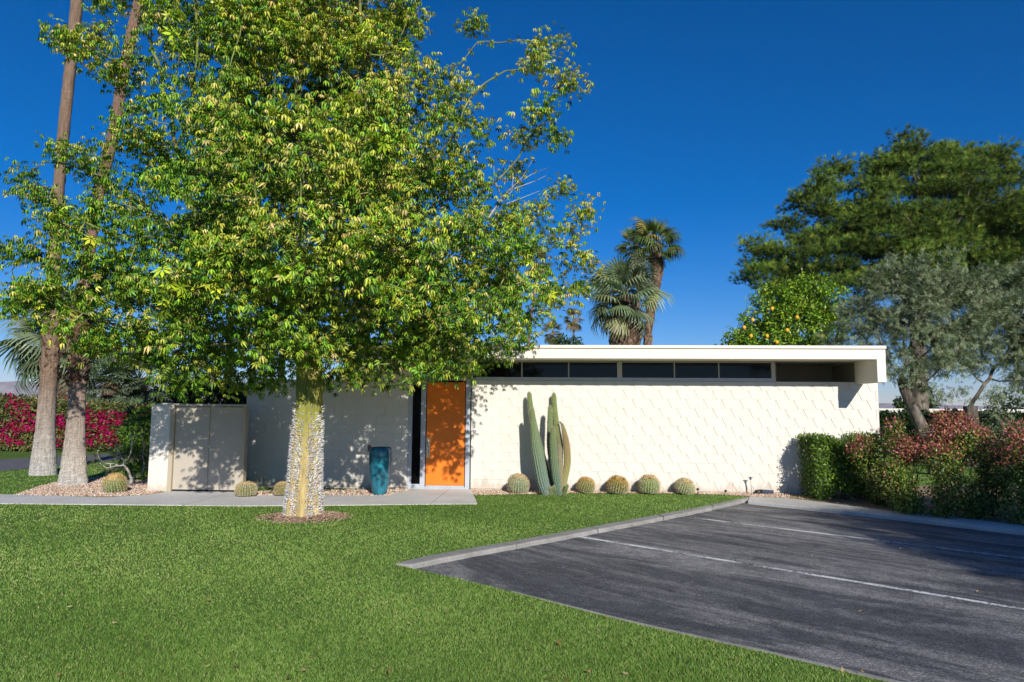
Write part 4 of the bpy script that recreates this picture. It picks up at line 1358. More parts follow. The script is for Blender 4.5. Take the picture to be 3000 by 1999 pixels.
# ================================================================== PALMS
def fan_template(nseg=26, spread=125, L=1.0, pet=.9, droop=.5, w=.024, seed=0, tipdroop=.5):
    """petiole along +X then a fan of narrow folded segments with hanging tips"""
    r_ = np.random.default_rng(seed)
    tv, tf, t = [], [], []
    def quad(a, b_, c_, d_, ta):
        k = len(tv); tv.extend([a, b_, c_, d_]); tf.append((k, k+1, k+2)); tf.append((k, k+2, k+3)); t.extend(ta)
    pw = .018
    P0 = np.array([0, 0, 0.]); P1 = np.array([pet*.5, 0, .04*pet]); P2 = np.array([pet, 0, -.02])
    for a, b_ in ((P0, P1), (P1, P2)):
        quad(a+[0, pw, 0], b_+[0, pw*.8, 0], b_-[0, pw*.8, 0], a-[0, pw, 0], [1.2]*4)
        quad(a+[0, 0, pw], b_+[0, 0, pw*.8], b_-[0, 0, pw*.8], a-[0, 0, pw], [1.1]*4)
    for i in range(nseg):
        u_ = 2*i/(nseg-1)-1
        a = R(u_*spread) + r_.normal(0, .02)
        ll = L*(1-.35*abs(u_)**1.5)*r_.uniform(.92, 1.06)
        d = np.array([math.cos(a), math.sin(a), 0]); s = np.array([-d[1], d[0], 0])
        z1 = -.06*ll - .22*abs(u_)*ll*droop
        z2 = z1 - .28*ll*droop - .1*abs(u_)*ll
        z3 = z2 - .5*ll*tipdroop*r_.uniform(.6, 1.3)
        a1 = P2 + d*ll*.38 + np.array([0, 0, z1]); a2 = P2 + d*ll*.72 + np.array([0, 0, z2]); a3 = P2 + d*ll*(.98-.22*tipdroop) + np.array([0, 0, z3])
        w1 = w*ll*1.7; w2 = w*ll*1.1
        fold = np.array([0, 0, .012*(1 if i % 2 else -1)])
        quad(P2, a1+s*w1+fold, a1-s*w1-fold, P2+d*.01, [.75, 1, .8, .75])
        quad(a1+s*w1+fold, a2+s*w2, a2-s*w2, a1-s*w1-fold, [1, 1.08, .85, .8])
        k = len(tv); tv.extend([a2+s*w2, a3, a2-s*w2]); tf.append((k, k+1, k+2)); t.extend([1.1, 1.3, .95])
    return np.array(tv), np.array(tf), np.array(t)
FANS = [fan_template(26, 125, 1.0, .9, .5, seed=1, tipdroop=.5), fan_template(28, 130, 1.05, 1.0, .9, seed=2, tipdroop=.8), fan_template(24, 115, .95, .8, .25, seed=3, tipdroop=.3)]

def palm(name_pts, rads, crown_r, n_fr, pal, w, label, group=None, colf=None, boots=None, el=(-35, 85), seed=0, droop_dir=0, dead=0, seg=20, rough=.006, stiff=None, boot_size=.16, boot_col=None, shaft_flare=0):
    global rng
    rg = np.random.default_rng(100+seed)
    base = Vector(name_pts[0]); rel = [Vector(p)-base for p in name_pts]
    root = empty('palm_tree', base, 0, label, 'palm tree', group)
    colf = colf or (lambda t, A, g: np.tile(np.array([.22, .15, .10]), (len(A), 1))*(1+g.normal(0, .1, (len(A), 1))))
    V, F, Cc, tp, trr = trunk_surface(rel, rads, seg, 12, rough, 0, seed, colf)
    Vs, Fs_, Cs = [V], [F], [Cc]; off = len(V); nb_tri = 0
    if boots:
        z0, z1, nb = boots
        # split stubs of old leaf bases, pointing up and out
        tvb = np.array([[0, -.5, 0], [0, .5, 0], [.35, .30, .75], [.35, -.30, .75], [.62, 0, 1.2], [.12, -.25, .6], [.12, .25, .6]])
        tfb = np.array([[0, 1, 2], [0, 2, 3], [3, 2, 4], [0, 5, 1], [1, 5, 6], [5, 4, 6], [0, 3, 5], [3, 4, 5], [1, 6, 2], [2, 6, 4]])
        hz = rg.uniform(z0, z1, nb); an = rg.uniform(0, 2*math.pi, nb)
        zz = np.array([p.z for p in tp]); X = np.interp(hz, zz, [p.x for p in tp]); Y = np.interp(hz, zz, [p.y for p in tp]); RR = np.interp(hz, zz, trr)
        o_ = np.stack([np.cos(an), np.sin(an), np.zeros(nb)], 1)
        pos = np.stack([X, Y, hz], 1)+o_*(RR*.93)[:, None]
        ff_ = unit(o_+np.stack([-o_[:, 1], o_[:, 0], np.zeros(nb)], 1)*rg.normal(0, .35, (nb, 1)))
        bcol = boot_col or [(.30, .19, .12), (.42, .29, .20), (.20, .12, .08), (.50, .40, .31)]
        cb = pick(bcol, [3, 3, 2, 1], nb, .15)
        Vb, Fb, Cb = scatter(tvb, tfb, frames(ff_, unit(np.array([0, 0, 1.])+rg.normal(0, .25, (nb, 3)))), pos, rg.uniform(.6, 1.25, nb)*boot_size, cb, np.array([.5, .5, 1.1, 1.1, 1.3, .6, .6]))
        Vs.append(Vb); Fs_.append(Fb+off); Cs.append(Cb)
    me = npmesh('trunk', np.concatenate(Vs), Fs_, M['palm_bark'], np.concatenate(Cs))
    smf = np.zeros(len(me.polygons), bool); smf[:len(F)] = True
    me.polygons.foreach_set('use_smooth', smf)
    link('trunk', me, root)
    top = np.array(rel[-1])
    # fronds in a spiral
    k = np.arange(n_fr); az = k*2.39996+rg.normal(0, .15, n_fr)
    e_ = np.radians(el[1] + (el[0]-el[1])*(k/(n_fr-1))**.9) + rg.normal(0, .12, n_fr)
    fwd = np.stack([np.cos(az)*np.cos(e_), np.sin(az)*np.cos(e_), np.sin(e_)], 1)
    up = np.stack([-np.cos(az)*np.sin(e_), -np.sin(az)*np.sin(e_), np.cos(e_)], 1) + rg.normal(0, .25, (n_fr, 3))
    pos = top + fwd*.06 - np.array([0, 0, 1])*(k/n_fr*.35*crown_r*.5)[:, None]
    col = pick(pal, w, n_fr, .15)
    sz = crown_r/1.75*rg.uniform(.85, 1.08, n_fr)
    which = rg.integers(0, 3, n_fr) if stiff is None else np.full(n_fr, stiff)
    sets = []
    for t_ in range(3):
        m_ = which == t_
        if m_.any(): sets.append((FANS[t_], pos[m_], fwd[m_], up[m_], sz[m_], col[m_]))
    foliage('crown', root, sets, M['frond'])
    if dead:
        az = rg.uniform(0, 6.28, dead); e_ = np.radians(rg.uniform(-85, -50, dead))
        fwd = np.stack([np.cos(az)*np.cos(e_), np.sin(az)*np.cos(e_), np.sin(e_)], 1)
        up = np.stack([-np.cos(az)*np.sin(e_), -np.sin(az)*np.sin(e_), np.cos(e_)], 1)
        foliage('dry_skirt', root, [(FANS[1], top+fwd*.1-np.array([0, 0, .2*crown_r*.5]), fwd, up, crown_r/1.9*rg.uniform(.6, .9, dead), pick([(.42, .30, .16), (.34, .24, .13)], [1, 1], dead, .15))], M['frond'])
    return root

GREENF = [(.085, .14, .035), (.13, .19, .05), (.055, .09, .03), (.22, .24, .07)]
GREYF = [(.14, .19, .10), (.20, .25, .14), (.09, .13, .065), (.26, .29, .12)]
def bark_grad(base_c, mid_c, top_c, t0=.12, t1=.4):
    a_, b_, c_ = map(np.array, (base_c, mid_c, top_c))
    def f(t, A, g):
        if t < t0: c = a_+(b_-a_)*(t/t0)*.5
        elif t < t1: c = a_*.5+b_*.5 + (c_-a_*.5-b_*.5)*((t-t0)/(t1-t0))
        else: c = c_
        return np.tile(c, (len(A), 1))*(1+g.normal(0, .09, (len(A), 1)))*(1+.03*g.normal())
    return f
# two tall palms at the left, grey flared feet
d1 = 17.8
pts = [D(127, 1396, d1)]; pts[0].z = -.05
for q in [(128, 1350), (133, 1260), (140, 1150), (148, 1050), (152, 960), (162, 720), (172, 560), (190, 350), (208, 180), (226, 0), (246, -200), (262, -420)]:
    pts.append(D(q[0], q[1], d1))
palm(pts, [SZ(w_, d1)/2*.92 for w_ in (78, 71, 55, 48, 50, 46, 35, 33, 34, 33, 36, 36, 38)], 1.9, 40, GREENF, [3, 3, 2, 1], 'tallest leaning palm at the far left, pale grey foot on the grass', 'tall palms at the left edge of the lawn', bark_grad((.95, .93, .90), (.74, .63, .51), (.44, .30, .21), .09, .28), boots=(2.5, 4.6, 260), seed=1, boot_size=.11, seg=28, rough=.004)
d2 = 15.6
pts = [D(214, 1426, d2)]; pts[0].z = -.05
for q in [(216, 1380), (221, 1280), (226, 1160), (230, 1050), (240, 960), (252, 820), (268, 690), (297, 540), (322, 440), (340, 355), (362, 220), (388, 90), (410, 0), (440, -200), (462, -360)]:
    pts.append(D(q[0], q[1], d2))
palm(pts, [SZ(w_, d2)/2*.92 for w_ in (88, 74, 56, 46, 52, 52, 40, 34, 33, 34, 34, 34, 34, 34, 36, 36)], 1.9, 40, GREENF, [3, 3, 2, 1], 'tall palm standing in the gravel bed, split leaf bases halfway up its trunk', 'tall palms at the left edge of the lawn', bark_grad((.95, .92, .87), (.84, .68, .50), (.44, .28, .20), .08, .24), boots=(2.15, 4.3, 420), seed=2, boot_size=.15, seg=28, rough=.004)
# palms seen between and through the tree
dm = 26
def P_(pxs, dd, ws, **kw):
    pts = [D(pxs[0][0], pxs[0][1], dd)]
    pts[0].z = -.05
    pts += [D(a, b_, dd) for a, b_ in pxs]
    ww = [SZ(w_, dd)/2 for w_ in ([ws[0]]+list(ws))]
    return pts, ww
brown = bark_grad((.30, .19, .12), (.30, .18, .11), (.20, .12, .08))
pts, ww = P_([(182, 1170), (182, 1080), (182, 990)], 28.5, [62, 62, 50])
palm(pts, ww, 2.15, 46, GREYF, [2, 3, 2, 2], 'short palm with shaggy red-brown trunk rising behind the magenta hedge', None, brown, boots=(1.6, 4.2, 420), seed=3, el=(-50, 80), boot_size=.24)
pts, ww = P_([(322, 1175), (322, 1125)], 29, [38, 34])
palm(pts, ww, 1.75, 34, GREYF, [3, 2, 3, 1], 'low blue-green fan palm behind the hedge, left of its darker neighbour', 'low fan palms behind the magenta hedge', brown, boots=(1.0, 2.6, 120), seed=4, el=(-40, 75), stiff=2)
pts, ww = P_([(402, 1190), (408, 1110)], 30, [46, 40])
palm(pts, ww, 2.0, 36, GREYF, [2, 3, 3, 1], 'low fan palm with thick dark trunk just left of the gate pillar', 'low fan palms behind the magenta hedge', bark_grad((.10, .07, .05), (.10, .07, .05), (.08, .06, .04)), boots=(.9, 2.9, 160), seed=5, el=(-40, 75), stiff=2)
for i, (px0, py0, px1, py1, dd, w_, lab) in enumerate([(668, 1130, 727, -60, 23, 20, 'slim palm trunk glimpsed through the left half of the tree crown'), (826, 1060, 890, 60, 24, 18, 'slim palm trunk glimpsed through the centre of the tree crown')]):
    b_ = D(px0, py0, dd); t_ = D(px1, py1, dd)
    bz = b_ + (b_-t_)*(b_.z/(t_.z-b_.z)); 
    pts = [bz.lerp(t_, k/8) for k in range(9)]
    palm(pts, [SZ(w_, dd)/2*1.5] + [SZ(w_, dd)/2]*8, 1.5, 34, GREENF, [3, 3, 2, 1], lab, 'slim palms behind the house', bark_grad((.38, .28, .22), (.38, .26, .2), (.36, .24, .18)), seed=6+i, dead=5)
# behind the roof
pts, ww = P_([(1832, 1020), (1832, 960), (1828, 868)], 24, [84, 82, 66])
palm(pts, ww, 1.42, 52, [(.17, .22, .11), (.24, .29, .16), (.11, .15, .07), (.30, .33, .14)], [2, 3, 2, 1.4], 'squat palm with very thick shaggy trunk behind the roof', None, bark_grad((.16, .10, .07), (.16, .10, .07), (.10, .07, .05)), boots=(2.2, 5.1, 900), seed=8, el=(-34, 88), boot_size=.19, seg=28)
pts, ww = P_([(1896, 1010), (1901, 950), (1916, 860), (1926, 800), (1922, 760), (1917, 716)], 30, [20, 22, 26, 32, 38, 38])
palm(pts, ww, 1.28, 34, [(.11, .17, .04), (.17, .22, .05), (.08, .12, .035), (.34, .28, .08)], [3, 3, 2, 1.2], 'tall palm with curving shaggy trunk standing right of the squat palm', None, bark_grad((.42, .27, .18), (.40, .26, .17), (.22, .14, .09), .3, .9), boots=(3.0, 8.4, 700), seed=9, el=(-28, 88), boot_size=.13, dead=2)
pts, ww = P_([(1870, 1010), (1869, 900), (1868, 800), (1862, 712)], 40, [12, 11, 11, 12])
palm(pts, ww, 1.3, 30, [(.11, .17, .04), (.17, .20, .05), (.30, .24, .08)], [3, 2, 1], 'ringed thin-trunked palm partly hidden behind the squat palm crown', None, bark_grad((.36, .25, .18), (.36, .25, .18), (.3, .2, .14)), seed=10, el=(-32, 85), dead=3)
pts, ww = P_([(1680, 1010), (1681, 932)], 70, [6, 5])
palm(pts, ww, 1.25, 26, [(.20, .18, .06), (.30, .22, .09), (.12, .13, .05)], [2, 2, 1], 'small distant palm with thin straight trunk above the roof line', 'distant palms above the roof line', bark_grad((.30, .2, .14), (.3, .2, .14), (.3, .2, .14)), seed=11, el=(-60, 80), dead=5, seg=8)
pts, ww = P_([(1621, 1010), (1620, 970)], 62, [7, 6])
palm(pts, ww, 1.1, 30, [(.12, .14, .05), (.24, .19, .08), (.08, .10, .04)], [2, 2, 1], 'bushier distant palm at the tip of the tree crown above the roof', 'distant palms above the roof line', bark_grad((.30, .2, .14), (.3, .2, .14), (.3, .2, .14)), seed=12, el=(-75, 80), dead=10, seg=8)
pts, ww = P_([(1548, 1010), (1560, 900), (1574, 770)], 48, [9, 9, 9])
palm(pts, ww, 1.15, 34, [(.09, .12, .05), (.16, .16, .06), (.05, .08, .03)], [2, 2, 1], 'distant palm half hidden behind the right fringe of the tree crown', 'distant palms above the roof line', bark_grad((.30, .2, .14), (.3, .2, .14), (.3, .2, .14)), seed=13, el=(-65, 80), dead=8, seg=8)
for i, (px, py, rp) in enumerate([(1645, 1003, 20), (1684, 1005, 19)]):
    p = D(px, py, 60)
    cloud_shrub('round_tree', (p.x, 60, 0), [B(px, py, rp, 60), B(px+6, py+14, rp, 60), (p.x, 60, 3.6, .8, .8, 2.6)], 1600, (.2, .34), [(.03, .06, .012), (.06, .10, .02), (.10, .15, .04)], [3, 2, 1], ['dark bushy treetop above the roof left of the thin distant palm', 'dark bushy treetop above the roof, crossed by the thin distant palm trunk'][i], 'tree', 'bushy treetops beyond the roof', pname='crown', stems=3)

# ================================================================== CACTI
def barrel(px, py_base, w_px, h_px, label, group, seed, fruits=20, tilt=(.12, -.15), gold=.5, nr=24, flat=1.0, green=(.13, .20, .06)):
    p = G(px, py_base)
    rg = np.random.default_rng(seed)
    Rr = SZ(w_px, p.y)/2; H = SZ(h_px, p.y)
    root = empty('barrel_cactus', (p.x, p.y+Rr*.7, 0), rg.uniform(0, 6), label, 'cactus', group)
    seg = nr*4; nt_ = 22
    TT = np.linspace(-.62, 1.5, nt_)               # latitude
    A = np.arange(seg)*2*math.pi/seg
    rib = .5+.5*np.cos(A*nr)
    Vv = []
    tl = Matrix.Rotation(tilt[0], 3, 'Y') @ Matrix.Rotation(tilt[1], 3, 'X')
    # the tilt is towards the sun, so undo the spin of the root
    spin = Matrix.Rotation(-root.rotation_euler.z, 3, 'Z')
    TM = np.array(spin @ tl)
    def surf(lat, rb_):
        rr = Rr*(math.cos(lat)**.75 if lat < 1.52 else .05)*.98
        rr = max(rr, Rr*.05)
        return rr*(1-.11*(1-rb_)*min(1, rr/Rr*1.3)), H*.42 + H*.54*math.sin(lat)*(1 if lat > 0 else .9) - (.03*H if lat > 1.3 else 0)
    for lat in TT:
        rz_ = [surf(lat, x) for x in rib]
        rr = np.array([q[0] for q in rz_]); z = rz_[0][1]
        Vv.append(np.stack([rr*np.cos(A), rr*np.sin(A), np.full(seg, z)], 1))
    V = np.concatenate(Vv) @ TM.T
    k = np.arange(seg); j = (k+1) % seg
    F = (np.stack([k, j, j+seg, k+seg], 1)[None]+(np.arange(nt_-1)*seg)[:, None, None]).reshape(-1, 4)
    cc = np.tile(np.array(green), (len(V), 1))*(.75+.5*np.tile(rib, nt_))[:, None]
    me = npmesh('ribbed_body', V, [F, np.array([np.arange(4)+(nt_-1)*seg])], M['attr'], cc, smooth=True)
    link('ribbed_body', me, root)
    # spines in rows down every rib
    pos, nrm = [], []
    for i in range(nr):
        a = 2*math.pi*i/nr
        for lat in np.linspace(-.5, 1.42, 15):
            lt = lat+rg.normal(0, .02)
            rr, z = surf(lt, 1.0)
            pos.append((rr*math.cos(a), rr*math.sin(a), z)); nrm.append((math.cos(a)*math.cos(lt), math.sin(a)*math.cos(lt), math.sin(lt)))
    pos = np.array(pos) @ TM.T; nrm = np.array(nrm) @ TM.T
    rep = 9
    pos = np.repeat(pos, rep, 0); nrm = np.repeat(nrm, rep, 0); n = len(pos)
    d = unit(nrm*.55+rg.normal(0, .55, (n, 3)))
    tv = np.array([[0, -.06, 0], [0, .06, 0], [1, 0, 0], [0, 0, .06]]); tf = np.array([[0, 1, 2], [0, 2, 3], [1, 3, 2]])
    g1 = [(.62, .50, .26), (.70, .64, .46), (.50, .34, .14), (.66, .62, .54)]
    zrel = pos[:, 2]/H
    col = np.where((rg.uniform(0, 1, n) < gold*zrel)[:, None], pick([(.66, .42, .12), (.56, .33, .10)], [1, 1], n, .12), pick(g1, [2, 3, 1, 2], n, .12))
    V, F, Cc = scatter(tv, tf, frames(d, rand_unit(n)), pos, rg.uniform(.18, .32, n)*Rr*.8, col)
    # woolly crown
    m_ = 500
    aa = rg.uniform(0, 6.28, m_); rr = np.sqrt(rg.uniform(0, 1, m_))*Rr*.42
    pw_ = np.stack([rr*np.cos(aa), rr*np.sin(aa), np.full(m_, H*.93)-rr**2/Rr*.35], 1) @ TM.T
    V2, F2, C2 = scatter(tv*np.array([1, 2, 2]), tf, frames(unit(TM @ np.array([0, 0, 1.])+rg.normal(0, .6, (m_, 3))), rand_unit(m_)), pw_, rg.uniform(.12, .2, m_)*Rr, pick([(.68, .48, .20), (.58, .38, .14), (.74, .6, .36)], [3, 2, 1], m_, .1))
    me = npmesh('spines', np.concatenate([V, V2]), [F, F2+len(V)], M['attr'], np.concatenate([Cc, C2]))
    link('spines', me, root)
    if fruits:
        aa = rg.uniform(0, 6.28, fruits); rr = rg.uniform(.30, .62, fruits)*Rr
        lat = np.arccos(np.clip((rr/Rr)**(1/.75), 0, 1)); zf = H*.42+H*.54*np.sin(lat)
        pf = np.stack([rr*np.cos(aa), rr*np.sin(aa), zf], 1) @ TM.T
        df = np.stack([np.cos(aa)*.6, np.sin(aa)*.6, np.full(fruits, .9)], 1) @ TM.T
        tvf = np.array([[0, -.3, -.3], [0, .3, -.3], [0, .3, .3], [0, -.3, .3], [.8, -.35, -.35], [.8, .35, -.35], [.8, .35, .35], [.8, -.35, .35], [1.2, 0, 0]])
        tff = np.array([[0, 1, 5], [0, 5, 4], [1, 2, 6], [1, 6, 5], [2, 3, 7], [2, 7, 6], [3, 0, 4], [3, 4, 7], [4, 5, 8], [5, 6, 8], [6, 7, 8], [7, 4, 8]])
        fcol = pick([(.40, .26, .08), (.52, .38, .12), (.16, .08, .04)], [3, 2, 2], fruits, .15)
        fr_m = frames(unit(df), rand_unit(fruits))
        for k_ in range(fruits):
            V, F, Cc = scatter(tvf, tff, fr_m[k_:k_+1], np.zeros((1, 3)), np.array([Rr*.13]), fcol[k_:k_+1], np.array([1, 1, 1, 1, .8, .8, .8, .8, .3]))
            link('dry_fruit', npmesh('dry_fruit', V, [F], M['attr'], Cc), root).location = pf[k_]
    return root
GC = 'barrel cacti in a row along the cream wall'
barrel(1517, 1448, 62, 56, 'pale barrel cactus left of the tall column cactus', GC, 31, 7, (.05, .25), .35, green=(.16, .22, .12))
barrel(1711, 1447, 52, 47, 'small leaning barrel cactus just right of the tall column cactus', GC, 32, 10, (.32, .2), 1.1, green=(.10, .14, .04))
barrel(1809, 1449, 62, 50, 'golden barrel cactus with the thickest crown of dry fruit', GC, 33, 46, (.15, .2), 1.3, green=(.09, .115, .03))
barrel(1904, 1450, 61, 54, 'round green barrel cactus with a rim of dark fruit tips', GC, 34, 22, (.05, .15), .35, green=(.13, .21, .06))
barrel(2005, 1450, 58, 44, 'last low flattened barrel cactus at the right end of the row', GC, 35, 16, (.28, .2), .4, green=(.17, .22, .10))
barrel(713, 1458, 60, 42, 'dark flat-topped barrel cactus in front of the gate edge', 'barrel cacti in the shade of the tree', 36, 14, (0, .1), .4, green=(.10, .14, .05))
barrel(822, 1456, 46, 42, 'small shaded barrel cactus peeking out left of the thorny trunk', 'barrel cacti in the shade of the tree', 37, 0, (0, .1), .7, green=(.12, .12, .04))
barrel(328, 1445, 64, 58, 'golden barrel cactus alone in the gravel bed beside the tall palm', None, 38, 0, (.1, .55), .85, green=(.10, .17, .05))

def column_stem(pts, rads, parent, base, nr=13, seed=0, c0=(.17, .25, .20), c1=(.26, .33, .09), c2=None, name='stem'):
    rg = np.random.default_rng(seed)
    # smooth path
    P_s, R_s = [], []
    Pv = [Vector(p)-base for p in pts]
    for i in range(len(Pv)-1):
        p0 = Pv[max(i-1, 0)]; p1 = Pv[i]; p2 = Pv[i+1]; p3 = Pv[min(i+2, len(Pv)-1)]
        for k in range(6):
            t = k/6
            q = .5*((2*p1)+(p2-p0)*t+(2*p0-5*p1+4*p2-p3)*t*t+(3*p1-p0-3*p2+p3)*t**3)
            P_s.append(q); R_s.append(rads[i]*(1-t)+rads[i+1]*t)
    # rounded tip
    endd = (Pv[-1]-Pv[-2]).normalized(); r1 = rads[-1]
    for a in np.linspace(0, math.pi/2*.96, 7):
        P_s.append(Pv[-1]+endd*r1*1.5*math.sin(a)); R_s.append(r1*math.cos(a))
    seg = nr*4; A = np.arange(seg)*2*math.pi/seg; rib = (.5+.5*np.cos(A*nr))**.8
    n = len(P_s); V = []; Cc = []; sp_p, sp_n = [], []
    for k in range(n):
        t_ = (P_s[min(k+1, n-1)]-P_s[max(k-1, 0)]).normalized()
        ax = Vector((1, 0, 0)); y_ = t_.cross(ax).normalized(); x_ = y_.cross(t_)
        rr = R_s[k]*(1-.22*(1-rib))
        V.append(np.array(P_s[k])+rr[:, None]*(np.cos(A)[:, None]*np.array(x_)+np.sin(A)[:, None]*np.array(y_)))
        f_ = k/(n-1)
        c = np.array(c0)*(1-f_)+np.array(c1)*f_
        if c2 is not None: c = c*(.5+.5*math.sin(f_*9)) + np.array(c2)*(.5-.5*math.sin(f_*9))
        Cc.append(np.tile(c*.74, (seg, 1))*(.62+.52*rib)[:, None]*(1+rg.normal(0, .03)))
        for h_ in range(2):
            for i in range(nr):
                a = 2*math.pi*i/nr
                nn_ = np.cos(a)*np.array(x_)+np.sin(a)*np.array(y_)
                sp_p.append(np.array(P_s[k])+np.array(t_)*h_*.02+nn_*R_s[k]*.99); sp_n.append(nn_)
    V = np.concatenate(V); Cc = np.concatenate(Cc)
    k = np.arange(seg); j = (k+1) % seg
    F = (np.stack([k, j, j+seg, k+seg], 1)[None]+(np.arange(n-1)*seg)[:, None, None]).reshape(-1, 4)
    sp = np.repeat(np.array(sp_p), 4, 0); sn = np.repeat(np.array(sp_n), 4, 0); m_ = len(sp)
    tv = np.array([[0, -.09, 0], [0, .09, 0], [1, 0, 0]]); tf = np.array([[0, 1, 2]])
    V2, F2, C2 = scatter(tv, tf, frames(unit(sn+rg.normal(0, .6, (m_, 3))), rand_unit(m_)), sp+rg.normal(0, .003, (m_, 3)), np.full(m_, .018), pick([(.55, .52, .40), (.34, .30, .20)], [1, 1], m_, .1))
    me = npmesh(name, np.concatenate([V, V2]), [F, F2+len(V)], M['attr'], np.concatenate([Cc, C2]))
    sm_ = np.zeros(len(me.polygons), bool); sm_[:len(F)] = True
    me.polygons.foreach_set('use_smooth', sm_)
    return link(name, me, parent)
cb = G(1622, 1447); cb.y = 14.3
cac = empty('column_cactus', cb, 0, 'tall ribbed column cactus with several leaning stems against the cream wall', 'cactus')
def stem(q, w_, dd, **kw):
    d0, d1_ = dd
    pts = [D(px, py, d0+(d1_-d0)*i/(len(q)-1)) for i, (px, py) in enumerate(q)]
    pts[0].z = max(min(pts[0].z, .0), -.05) if q[0][1] > 1425 else pts[0].z
    return column_stem(pts, [SZ(a, 14.35)/2*1.08 for a in w_], cac, cb, **kw)
stem([(1612, 1446), (1600, 1400), (1586, 1340), (1574, 1290), (1563, 1240), (1555, 1195), (1551, 1160)], [26, 26, 24, 20, 18, 15, 12], (14.5, 14.8), seed=1)
stem([(1602, 1449), (1590, 1410), (1580, 1360), (1570, 1310), (1564, 1260), (1559, 1208)], [24, 33, 32, 25, 18, 13], (14.3, 14.38), seed=2, c0=(.20, .29, .26))
stem([(1640, 1442), (1640, 1380), (1641, 1308), (1634, 1270), (1627, 1220), (1623, 1163)], [16, 17, 17, 18, 16, 12], (14.5, 14.87), seed=3, c0=(.30, .28, .16), c1=(.24, .33, .08))
stem([(1628, 1444), (1620, 1380), (1612, 1310), (1611, 1260), (1612, 1202)], [16, 17, 18, 16, 13], (14.45, 14.6), seed=4)
stem([(1639, 1436), (1630, 1400), (1624, 1350), (1621, 1300), (1620, 1262)], [15, 22, 21, 19, 12], (14.3, 14.25), seed=5, c0=(.17, .26, .20))
stem([(1643, 1445), (1655, 1400), (1662, 1350), (1659, 1300), (1652, 1262), (1648, 1248)], [16, 17, 19, 18, 12, 6], (14.4, 14.6), seed=6, c0=(.42, .38, .14), c1=(.40, .36, .12), c2=(.38, .27, .12), nr=11)
stem([(1648, 1246), (1643, 1240)], [4, 3], (14.6, 14.6), seed=7, c0=(.30, .2, .14), c1=(.35, .25, .2), nr=5, name='dry_tip')
stem([(1638, 1442), (1642, 1400), (1640, 1345), (1640, 1318)], [13, 15, 15, 12], (14.3, 14.35), seed=8, c0=(.36, .34, .18), c1=(.38, .30, .20), nr=10)
for q, w_, s_ in [([(1652, 1448), (1660, 1428)], [11, 9], 11), ([(1616, 1447), (1612, 1433)], [9, 8], 12), ([(1600, 1452), (1600, 1446)], [10, 9], 13), ([(1626, 1447), (1623, 1432)], [8, 8], 14)]:
    stem(q, w_, (14.28, 14.25), seed=s_, nr=9, c0=(.14, .22, .05), c1=(.18, .28, .06), name='offset')

# ================================================================== SMALL THINGS
pp = G(1107, 1453)
pot = empty('planter_pot', pp+Vector((0, .17, .012)), 0, 'tall tapered teal glazed pot standing on the path left of the door', 'pot')
hp = SZ(136, pp.y); rp = SZ(66, pp.y)/2
prof = [(.60, 0), (.63, .02), (.72, .15), (.85, .35), (.95, .55), (.99, .72), (1.0, .82), (.985, .92), (.95, .975), (.90, 1.0), (.86, .995), (.84, .96), (.86, .85), (.8, .75)]
MB().lathe([(a*rp, z*hp) for a, z in prof], (0, 0), 48).build('glazed_body', M['glaze'], pot, smooth=True)
MB().lathe([(.02, hp*.76), (rp*.83, hp*.761)], (0, 0), 32).build('soil', M['soil'], pot)
tc_ = D(1085, 1316, 14.3)
MB().box(-.03, .03, -.012, .012, hp*.9, hp*1.04).build('rusty_tag', mat('rusty_metal', (.25, .12, .07), .8), pot).location = (tc_.x-pot.location.x, .02, 0)

# standpipe, floodlight, stakes and sprinkler heads at the wall foot
q = G(2204, 1449)
sp = empty('standpipe', q, 0, 'thin pale upright water pipe with a small tap top in front of the floodlight', 'pipe')
hs_ = SZ(47, q.y)
MB().tube([(0, 0, -.05), (-.01, 0, hs_*.5), (-.03, 0, hs_*.93)], [.017, .015, .014], 10).build('pipe', mat('weathered_pvc', (.62, .58, .52), .6), sp, smooth=True)
MB().tube([(-.03, 0, hs_*.9), (-.03, 0, hs_)], [.022, .022], 10).tube([(-.075, 0, hs_+.012), (.015, 0, hs_+.012)], [.010, .010], 8).build('tap', M['navy'], sp)
q = G(2236, 1449)
fl = empty('floodlight', q, R(-8), 'low dark blue floodlight lying at the wall foot behind the thin pipe', 'floodlight')
MB().prism([(-.03, -.06, .02), (.19, -.06, .02), (.20, -.07, .10), (-.03, -.07, .11)], [(-.03, .09, .02), (.19, .09, .02), (.17, .09, .08), (-.03, .09, .09)]).build('housing', M['navy'], fl, .006)
MB().tube([(-.035, .0, .05), (-.14, .0, .04), (-.20, .02, .0)], [.055, .05, .01], 12).build('lamp_hood', M['black'], fl, smooth=True)
MB().box(.05, .10, -.02, .03, -.03, .018).build('bracket', M['black'], fl)
def stake(px, py, h_px, lab, tilt=0, name='garden_stake'):
    q = G(px, py); h = SZ(h_px, q.y)
    r_ = empty(name, q, 0, lab, 'sprinkler' if name == 'sprinkler_head' else 'stake')
    MB().tube([(0, 0, -.03), (tilt*.5*h, 0, h*.5), (tilt*h, 0, h)], [.008, .008, .007], 8).build('post', M['black'] if name == 'sprinkler_head' else mat('weathered_wood', (.3, .27, .23), .9), r_)
    if name == 'sprinkler_head':
        MB().lathe([(.018, h-.02), (.026, h-.01), (.026, h+.02), (.012, h+.03)], (tilt*h, 0), 12).build('nozzle', M['black'], r_)
    return r_
stake(2046, 1449, 14, 'tiny black sprinkler head right of the last barrel cactus', -.12, 'sprinkler_head')
stake(2123, 1450, 10, 'tiny black sprinkler head midway between barrel cactus and pipe', .3, 'sprinkler_head')
stake(2408, 1458, 24, 'short weathered stake in the dry soil left of the clipped green shrub', -.22)

